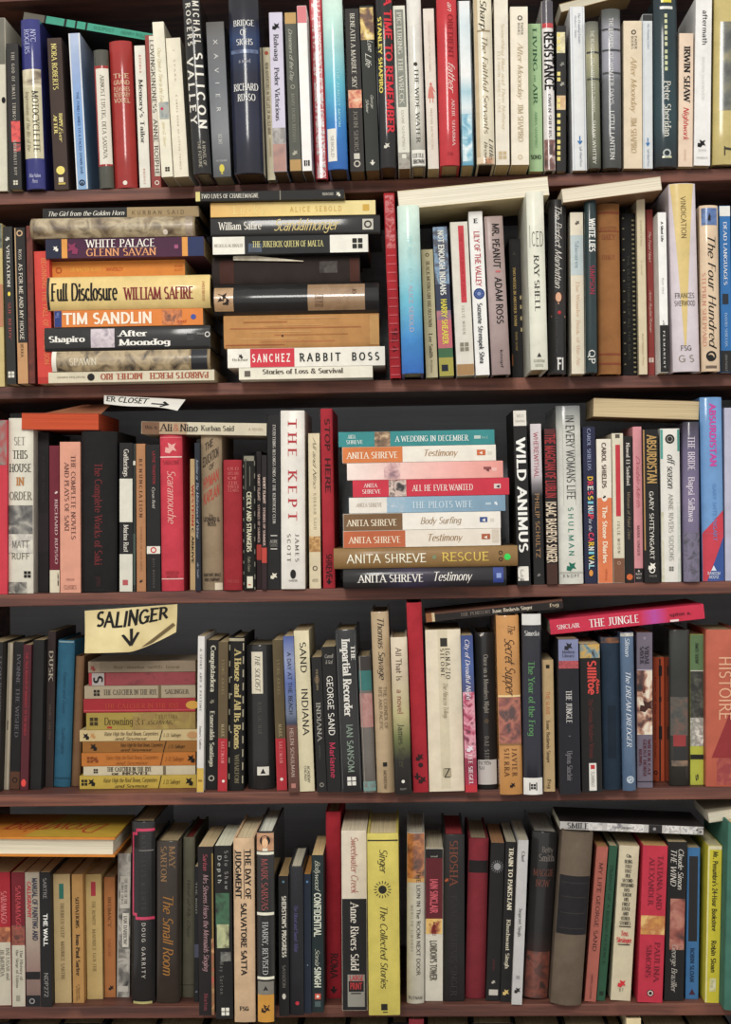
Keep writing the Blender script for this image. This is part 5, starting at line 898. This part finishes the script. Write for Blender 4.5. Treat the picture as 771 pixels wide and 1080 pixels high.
K(5,228,246,892,1075,-2,'232224','p','black paperback with pale green painted shapes and cream page tops', pc(942,978,'2f4a38 3a6448 232224',.05,.85,60), pc(975,1000,'8a9470 b0b48a 232224',.1,.8,60), pc(1004,1014,'232224 8a8c84',.3,.9,90), t('Solo Shaw',897,940,.6,.8,'8a8a86','W'), t('Depth',902,934,.2,.4,'a8a8a2','W'), t('May Sarton',1014,1050,.26,.46,'6a6a66','W'), mk('grid',1067,.55,.24,'dcd8cc'), pages='e0d8c0')
K(5,247.5,269.5,884,1083,-1.5,'c2a686','c','tall peach cloth hardcover with two bold black title lines and page top showing',
  t('THE DAY OF',896,950,.58,.82,'241f1e','N'), t('JUDGMENT',897,949,.12,.36,'241f1e','N'), bd(896,950,'4a3a30',.5,.53), bd(896,950,'4a3a30',.06,.08), t('SALVATORE SATTA',954,1032,.36,.6,'241f1e','N'), t('FSG',1066,1070,.26,.7,'2a2422','N','h'), sp=.05, pages='d8c8a4')
K(5,271.5,290,877,1079,-1,'242223','J','black jacket with painted face at its head and amber bottle at its foot',
  pc(878,897,'6a4a34 b88a62 8a5c40',.02,.98,50), mk('dot',886,.5,.3,'2c1e18','printed_hair'), mk('oval',888.5,.5,.17,'d8b08a','printed_face'), bd(894,897,'e0d4c0',.36,.64), bd(898,901,'dcd6c4',.02,.98), t('MARK SARVAS',905,960,.3,.64,'8a4c4a','s'), bd(962,965,'dcd6c4',.02,.98), t('HARRY, REVISED',972,1028,.34,.64,'a8aaa8','s'), bd(1030,1033,'dcd6c4',.02,.98), bd(1035,1049,'77746c',.05,.95), mk('tri',1042,.5,.14,'2a2828'), bd(1049,1078,'c08c3c',.04,.96), mk('bird',1064,.5,.26,'3a2614'), pages='e4dcc8')
K(5,294.5,305,924,1072,-1,'242224','p','short black paperback with white bold capitals over grey capitals', t("SHERSTON'S PROGRESS",945,1010,.36,.74,'d0ccbe','N'), t('SASSOON',1018,1042,.36,.66,'77746c','n'), mk('oval',1051,.5,.18,'c8c4b8'), mk('dot',930,.5,.12,'5a7a8a'), pages='b89a6c')
K(5,305.6,320.5,914,1071,-1,'20202a','j','midnight blue hardcover with dim violet title and red dot', t('The Blood and Sweet Affair',954,1004,.36,.62,'5a5484','i'), t('NOVEL',920,940,.4,.54,'3c3c4a','n'), mk('dot',1058,.55,.14,'b03040'), pages='d8d0b8', sp=.04)
K(5,321,328.5,922,1069,-.8,'1f2c3e','p','thin dark blue paperback beside the teal black spine', mk('dot',1018,.5,.08,'8aa0b0'), mk('dot',930,.5,.16,'5a82a8'), pages='c08a4a')
K(5,329,341.5,902,1068,-.5,'1e3234','p','teal black paperback with condensed pale capitals and small red emblem', t('Bollywood',907,938,.3,.7,'b4b8a8','c'), t('CONFIDENTIAL',942,988,.24,.76,'c8ccbc','N'), t('Sonia',1000,1018,.3,.66,'b4b8a8','c'), t('SINGH',1020,1042,.26,.74,'c8ccbc','N'), bd(1048,1054,'c05a4a',.25,.75), mk('dot',1051,.5,.12,'e0d8c8'), bd(1056,1062,'4a5a5a',.25,.75), pages='d8bc8a')
K(5,344.5,360,856,1053,-1,'941f2c','c','tall dark red divider with black ink letters, left of large white and black book', t('ROMA',1005,1032,.3,.75,'3a0e16','h'), mk('down',1044,.5,.25,'2a0a10','inked_arrow'), sp=.05, name='shelf_divider', cat='divider')
K(5,361,387.5,876,1066,-1,'cfc5b4','p','thick paperback with white upper half, black lower half and grey sticker', bd(948,1066,'262426'), t('Sweetwater Creek',882,942,.38,.66,'9a5a52','i'), t('Anne Rivers Sidd',952,1024,.36,.66,'cfcac0','s'), st(1028,1062,.22,.9,'8a8880'), t('LARGE',1029,1034,.3,.86,'a8383a','N','h'), bd(1035,1046,'2a2224',.26,.86,'k'), t('PRINT',1037,1043,.32,.8,'a8383a','N','h'), bd(1047,1048.5,'4a4846',.35,.75,'k'), pages='d8cbb0')
K(5,389,422,879,1071,-2,'bfb25a','f','wide mustard yellow hardcover with black sun emblem and torn cream page tops',
  bd(885.5,887,'3a3620'), t('Singer',895,920,.4,.64,'3a361c','i'), mk('sun',938,.48,.24,'2a2818','sun_emblem'), t('The Collected Stories',954,1042,.4,.62,'3a361c','i'), mk('sq',1062,.5,.1,'2a2818'), bd(1067,1068,'2a2818',.45,.6), pages='d8c8a0')
K(5,429,447.5,878,1058,.3,'bcb8aa','J','cream jacket with amber and brown picture at its head', pc(878,929,'2a1c18 7a4424 b8743a 3a241c',0,1,50), bd(926,930,'c89a5a'), t('THE LION IN The ROOM NEXT DOOR',918,1028,.56,.76,'2e2c2a','n'), t('MERILYN SIMONDS',954,1004,.22,.36,'8a867c','W'), t('PUTNAM',1050,1053,.1,.9,'4a4844','n','h'), pages='d8d0bc')
K(5,448.3,467,895,1056,.3,'c6c2b4','p','paperback stacked maroon over amber portrait over white with blocky type', bd(895,905,'242022'), bd(905,969,'5a1c26'), t('IAIN SINCLAIR',927,963,.3,.68,'c05a66','N'), t('novel',902,904,.3,.7,'a8a49a','n','h'), pc(969,985,'c89a4e d8b46a 8a3a2a',.05,.95,60), mk('figure',979,.5,.22,'6a241e','printed_figure'), t("LONDON'S TOWER",992,1034,.3,.64,'5a564e','N'), pages='d8ccb0')
K(5,468,490,880,1056,0,'252122','j','black hardcover with dim bronze capitals and red stained page tops', t('SHOSHA',886,934,.3,.66,'6e4030','s'), mk('bird',928,.15,.1,'a05030'), t('ISAAC BASHEVIS SINGER',944,1050,.34,.62,'3a3838','s'), pages='b04448', sp=.08)
K(5,490.5,511.5,884,1053,4,'762630','c','dark red cloth hardcover with black ragged patch under its head', bd(907,920,'2a2024',.03,.98), pages='b0a084')
K(5,512.5,527,889,1056,5.5,'232123','p','black paperback with pale round tree emblem and white tag', mk('sun',914,.5,.4,'77777a','tree_emblem'), mk('dot',914,.5,.26,'8a8a8c','tree_emblem'), t('stories',1012,1024,.4,.6,'5a2c30','n'), bd(1044,1050,'b8b4aa',.2,.85), mk('bird',1036,.5,.14,'a8a49a'), pages='b88a64')
K(5,527.5,539,888,1057,6,'242224','p','black paperback with bold cream serif title, touching slim pale grey spine', t('TRAIN TO PAKISTAN',894,960,.36,.74,'d8d2bc','S'), t('Khushwant Singh',970,1022,.36,.7,'d0cab4','s'), mk('bird',1047,.5,.3,'c8b070'), pages='c8c0a8')
K(5,539.3,550.5,886,1060,7,'b4b3b2','p','slim pale grey paperback with sparse black type', t('Chef',898,909,.4,.68,'4a4848','s'), t('Jaspreet Singh',958,988,.36,.64,'4a4848','s'), mk('sq',1031,.5,.16,'8a8888'), mk('bird',1045,.5,.3,'2c2a2a'), pages='d0c8b0')
K(5,551.5,578.5,877,1053,9,((0,'3a2620'),(.15,'5a3426'),(.28,'3a2622'),(.4,'262223'),(1,'252223')),'J','black jacketed hardcover with rust house scene at its foot and torn white top', t('Betty',892,898,.4,.86,'77706a','s','h'), t('Smith',900,907,.3,.92,'77706a','s','h'), t('MAGGIE',916,923,.12,.94,'6a4238','s','h'), t('NOW',927,934,.24,.78,'6a4238','s','h'), pc(1003,1052,'3a2420 7a4030 5a3026 4a2c24',.05,.95,60), pages='d8d4c8')
K(5,580,613,877,1060,14,'63574a','c','fat grey brown cloth volume with wide black middle band', bd(923,985,'28262a'), *[bd(y,y+.8,'3e3a3a',.1,.9) for y in (930,945,962,978)], sp=.2, pages='6a4a34')
K(5,616.5,628.5,893,1057,13,'a05c50','p','dusty coral paperback leaning with thin dark capitals', t('MY LIFE GEORGE SAND',910,1004,.34,.66,'4a2a28','n'), t('HARPER COLOPHON',1028,1054,.4,.56,'5a322e','n'), pages='b88a5a')
K(5,629.2,638,892,1056,13.5,'2a523c','p','slim leaning forest green paperback with darker capitals', t('TRANSIT OF A BUENO PATIENCE',912,1018,.32,.62,'1a3626','n'), mk('sq',1048,.5,.24,'1a3626'), pages='c8b894')
K(5,644,665,892,1056,9.5,'c4bba0','p','cream paperback with centred column of small black words and red type',
  *[t(s,a,a+3.4,.5-w,.5+w,'34302a','S','h') for s,a,w in (('On',901,.12),('BEING',907,.2),('TOLD',912,.17),('THAT',917,.17),('HER',922,.12),('SECOND',927,.26),('HUSBAND',932,.32),('HAS',937,.14),('TAKEN',942,.22),('HIS',947,.12),('FIRST',952,.2),('LOVER',957,.2),('AND',962,.14),('OTHER',967,.22),('STORIES',972,.28))],
  bd(977,978,'34302a',.2,.8), t('Tess',982,987,.32,.68,'b8343c','S','h'), t('Slesinger',989,994,.12,.88,'b8343c','S','h'), bd(996,997,'34302a',.2,.8), mk('bird',1038,.5,.2,'c03038'), t('B T',1043,1046,.38,.62,'3a3630','n','h'), pages='d0bc94')
K(5,672.5,698.5,892,1058,6,'b02f42','p','thick crimson paperback with dark serif capitals around a tan photo band', pc(966,986,'c8984c a86a3a d0ac6c',0,1,60), t('TATIANA AND',902,960,.62,.82,'6a1c2c','s'), t('ALEXANDER',905,955,.28,.48,'6a1c2c','s'), t('PAULINA',994,1036,.62,.82,'6a1c2c','s'), t('SIMONS',997,1032,.28,.48,'6a1c2c','s'), mk('dot',1048,.5,.14,'2a2024'), mk('ring',1048,.5,.11,'c8b4a8'), pages='c8a068')
K(5,700.5,721,888,1056,4,'242223','p','black paperback with white italics and pinkish photographed hand', pc(948,1002,'242223 8a4a40 b07868 242223',.2,.95,45), t('Claude Simon',895,938,.56,.82,'c8c4bc','i'), t('THE WIND',895,934,.18,.46,'c8c4bc','i'), t('George Braziller',996,1046,.34,.62,'a8a49c','i'), pages='c8b48c')
K(5,723,736.5,894,1054,2,'3c6c9c','p','blue paperback with long rounded dark panel', bd(903,993,'26242a',.16,.84,'j'), t('ROBIN SLOAN',1000,1036,.34,.62,'1c3450','N'), mk('tri',1046,.5,.24,'4a2438'), pages='c8b48c')
K(5,743.5,759.5,892,1058,1.5,'c9bd3c','p','lemon yellow paperback with black handwriting down its spine', bd(892,896,'d8ceb0'), bd(892,1058,'d8d29a',0,.12), t("Mr. Penumbra's 24-Hour Bookstore",898,982,.38,.7,'34321c','h'), t('Robin Sloan',992,1026,.38,.7,'34321c','h'), pc(1032,1046,'d8d4b8 c8c07a',.3,.75,90), t('fsg',1034,1042,.4,.6,'a8a478','n'), pages='d4c8a0')
K(5,761.5,790,868,1066,7,'416e60','c','sea green cloth hardcover leaning at the end of the fifth shelf', sp=.1)
lying(5,-40,903,121,904,20.5,'c07a2c','f','wide book with yellow and orange cover lying page edges forward over the row', fore=True, p=.035, pages='d6cfb8', d=.15, sp=.1, key='wide')
lying(5,590,874.5,742,880.5,8.5,'3a3230','g','thin silver grey magazine with wave pattern lying across the row', bd(590,742,'b4b2ae'), *[pc(x,x+17,'77757a b4b2ae d8d6d2 8a888c',0,1,120) for x in (618,640,662,700,718)], t('SMILE',598,621,.2,.85,'34323a','s'), t('the project',648,668,.35,.7,'2a282c','i'), bd(684,698,'2a2628'), mk('dot',690,.5,.2,'8a8888'), t('S',728,738,.15,.8,'3a383c','c'), p=-.01, d=.1, name='magazine')
lying(5,748,868,800,860,11,'a8a08a','p','cream paged book lying over the sea green cloth book', fore=True, p=-.005, pages='cfc8b4', d=.1)
# ------------------------------------------------------------------ lowest shelf in view: only the heads show
K(6,430,447,1066,1282,0,'7a2430','c','dark red divider whose head just shows below the fifth board', sp=.05, name='shelf_divider', cat='divider', p=.0)
K(6,658,676,1074,1282,0,'d8c8a0','p','cream book whose head just shows below the fifth board', p=.0)
dk = ['24201f', '2a2222', '20222a', '2c2620', '231d1d']  # unseen dark books added to block light from the lowest shelf
x6 = -34.0; i6 = 0
while x6 < 762:
    w6 = 44 + (i6 * 7) % 11
    for a6, b6 in ((429, 448), (657, 677)):
        if x6 < a6 < x6 + w6 + .8: w6 = max(20, a6 - 1 - x6)
        if a6 - 1.5 <= x6 < b6: x6 = b6 + 1.0
    if True:
        K(6, x6, x6 + w6, 1079 + (i6 * 5) % 9, 1282, 0, dk[i6 % 5], 'c', 'added dark cloth volume keeping light out of the lowest shelf', p=-.01, group='added dark volumes on the lowest shelf')
    x6 += w6 + .8; i6 += 1
place_rows()
# ------------------------------------------------------------------ paper signs and loose sheets
def paper_mat(name, a, b, sc=12):
    m, nt, bs = nodes_of(name); tc = N(nt, 'ShaderNodeTexCoord')
    nz = N(nt, 'ShaderNodeTexNoise'); nz.inputs['Scale'].default_value = sc; nz.inputs['Detail'].default_value = 5
    nt.links.new(tc.outputs['Object'], nz.inputs['Vector'])
    r = ramp(nt, [(.3, rgb(a)), (.65, rgb(b))]); nt.links.new(nz.outputs[0], r.inputs[0])
    nt.links.new(r.outputs[0], bs.inputs['Base Color']); bs.inputs['Roughness'].default_value = .8
    return m
def sheet(name, corners, bottom, curl, p, mat, label, cat, texts=(), thick=.0004, nx=24, nz=12, parts=()):
    """paper sheet: corners TL, TR (px), bottom(s) gives the lower edge row and column, curl(s, t) its distance towards the viewer"""
    GAIN[0] = 1
    (xa, ya), (xb, yb) = corners
    o0 = Vector(wpt((xa + xb) / 2, (ya + yb) / 2, p))
    root = empty(name, Matrix.Translation(o0)); tag(root, label, cat)
    def P(s, t_, off=0.0):
        px = xa + (xb - xa) * s; py0 = ya + (yb - ya) * s; bx, by = bottom(s)
        x, y, z = wpt(px + (bx - px) * t_, py0 + (by - py0) * t_, p)
        return Vector((x, -p - curl(s, t_) - off, z)) - o0
    V = []; F = []
    for off in (0, -thick):
        for j in range(nz + 1):
            for i in range(nx + 1): V.append(P(i / nx, j / nz, off))
    q = (nx + 1) * (nz + 1)
    for j in range(nz):
        for i in range(nx):
            a = j * (nx + 1) + i
            F.append((a, a + nx + 1, a + nx + 2, a + 1)); F.append((q + a, q + a + 1, q + a + nx + 2, q + a + nx + 1))
    rim = [i for i in range(nx + 1)] + [j * (nx + 1) + nx for j in range(1, nz + 1)] + [nz * (nx + 1) + i for i in range(nx - 1, -1, -1)] + [j * (nx + 1) for j in range(nz - 1, 0, -1)]
    for a, b in zip(rim, rim[1:] + rim[:1]): F.append((a, b, q + b, q + a))
    pap = link_mesh('paper_sheet', V, F, mat, root, smooth=True, sharp=1.0)
    for (s, s0, s1, t0, t1, col, sty) in texts:
        TV, TF, ln = text_mesh(s, sty)
        vv = [P(max(0, min(1, s0(v) if callable(s0) else s0 + (s1 - s0) * u / ln)), max(0.01, min(.99, t1 + (t0 - t1) * v + (.12 * (u / ln) * 0))), .0004 + .00003 * k) for u, v, k in TV]
        link_mesh('inked_word', vv, TF, cover_mat(col, 'k'), pap)
    for (pts, col, nm) in parts:
        vv = [P(s, t_, .0005 + .0002 * 1) for s, t_ in pts]
        link_mesh(nm, vv, [tuple(range(len(vv)))], cover_mat(col, 'k'), pap)
    return root
GAIN[0] = 1
sheet('paper_sign', ((90, 644), (187.5, 637)), lambda s: (91.5 + 95.5 * s, 688 - 3 * s - 19 * max(0, (s - .5) / .5) ** 1.3),
      lambda s, t_: .004 + .010 * t_ * t_ + .004 * math.sin(s * 5) * t_, .002, paper_mat('aged_paper', 'b09a62', 'e2d3a0'),
      'torn yellowed paper sign with bold hand inked capitals and a down arrow', 'paper sign',
      texts=[('SALINGER', .12, .9, .08, .4, '1e1b1a', 'B')],
      parts=[([(.49, .48), (.525, .48), (.53, .8), (.50, .8)], '1e1b1a', 'inked_arrow'), ([(.40, .62), (.43, .6), (.52, .82), (.5, .88)], '1e1b1a', 'inked_arrow'), ([(.6, .6), (.57, .58), (.5, .82), (.52, .88)], '1e1b1a', 'inked_arrow'),
             ([(.62, .97), (.96, .62), (.985, .74), (.74, .97)], '6a5a3c', 'torn_fold')])
sheet('paper_sign', ((110, 417), (196, 421.5)), lambda s: (110 + 78 * s, 426 + 8 * s ** 1.5 + 1.2 * math.sin(s * 6)),
      lambda s, t_: .002 + .006 * s * t_ + .001 * math.sin(s * 9), .003, paper_mat('white_paper', 'd4d2ca', 'eceae2'),
      'narrow white paper strip with handwriting and an arrow pointing right', 'paper sign',
      texts=[('ER CLOSET', .03, .56, .12, .62, '26241f', 'h'), ('>', .62, .86, .1, .95, '26241f', 'h')])
# torn flap curling up from the orange book
GAIN[0] = 1
sheet('torn_cover', ((84, 425), (114, 423.5)), lambda s: (40 + 66 * s, 437), lambda s, t_: -.03 + .03 * t_ - .01 * math.sin(s * 3) * (1 - t_), -.004,
      paper_mat('torn_brown_card', '96583e', 'bc7a54', 30), 'torn brown cover flap curling above the orange book', 'torn cover')
# loose slip sticking out of the right stack on the second shelf
sheet('paper_slip', ((246, 267.5), (320, 275.2)), lambda s: (246 + 74 * s, 274.5 + 1.3 * s), lambda s, t_: .0 + .001 * s, .022, paper_mat('slip_paper', 'c8b898', 'ece4d0', 60),
      'ragged white paper slip poking out above the dark brown book', 'paper slip')

# red script printed on the yellow top cover of the wide book lying on the fifth shelf row
TV, TF, ln = text_mesh('Drowning', 'c')
bx, inv = LYING['wide'], LYING['wide_root'].matrix_world.inverted()
WCOV = [c for c in LYING['wide_root'].children if c.name.startswith('cover')][0]
def top_pt(a, b, k=0): return inv @ (bx @ Vector((a, b, LYING['wide_T'] + .0004 + .00003 * k)))
link_mesh('cover_lettering', [top_pt(.170 - .125 * u / ln, .085 - .055 * v, k) for u, v, k in TV], TF, cover_mat('b8442c', 'k'), WCOV)
gm = cover_mat('c8a43c', 'f')
link_mesh('colour_panel', [top_pt(.075, .002, -8), top_pt(.19, .002, -8), top_pt(.19, .146, -8), top_pt(.10, .146, -8)], [(0, 1, 2, 3)], gm, WCOV)
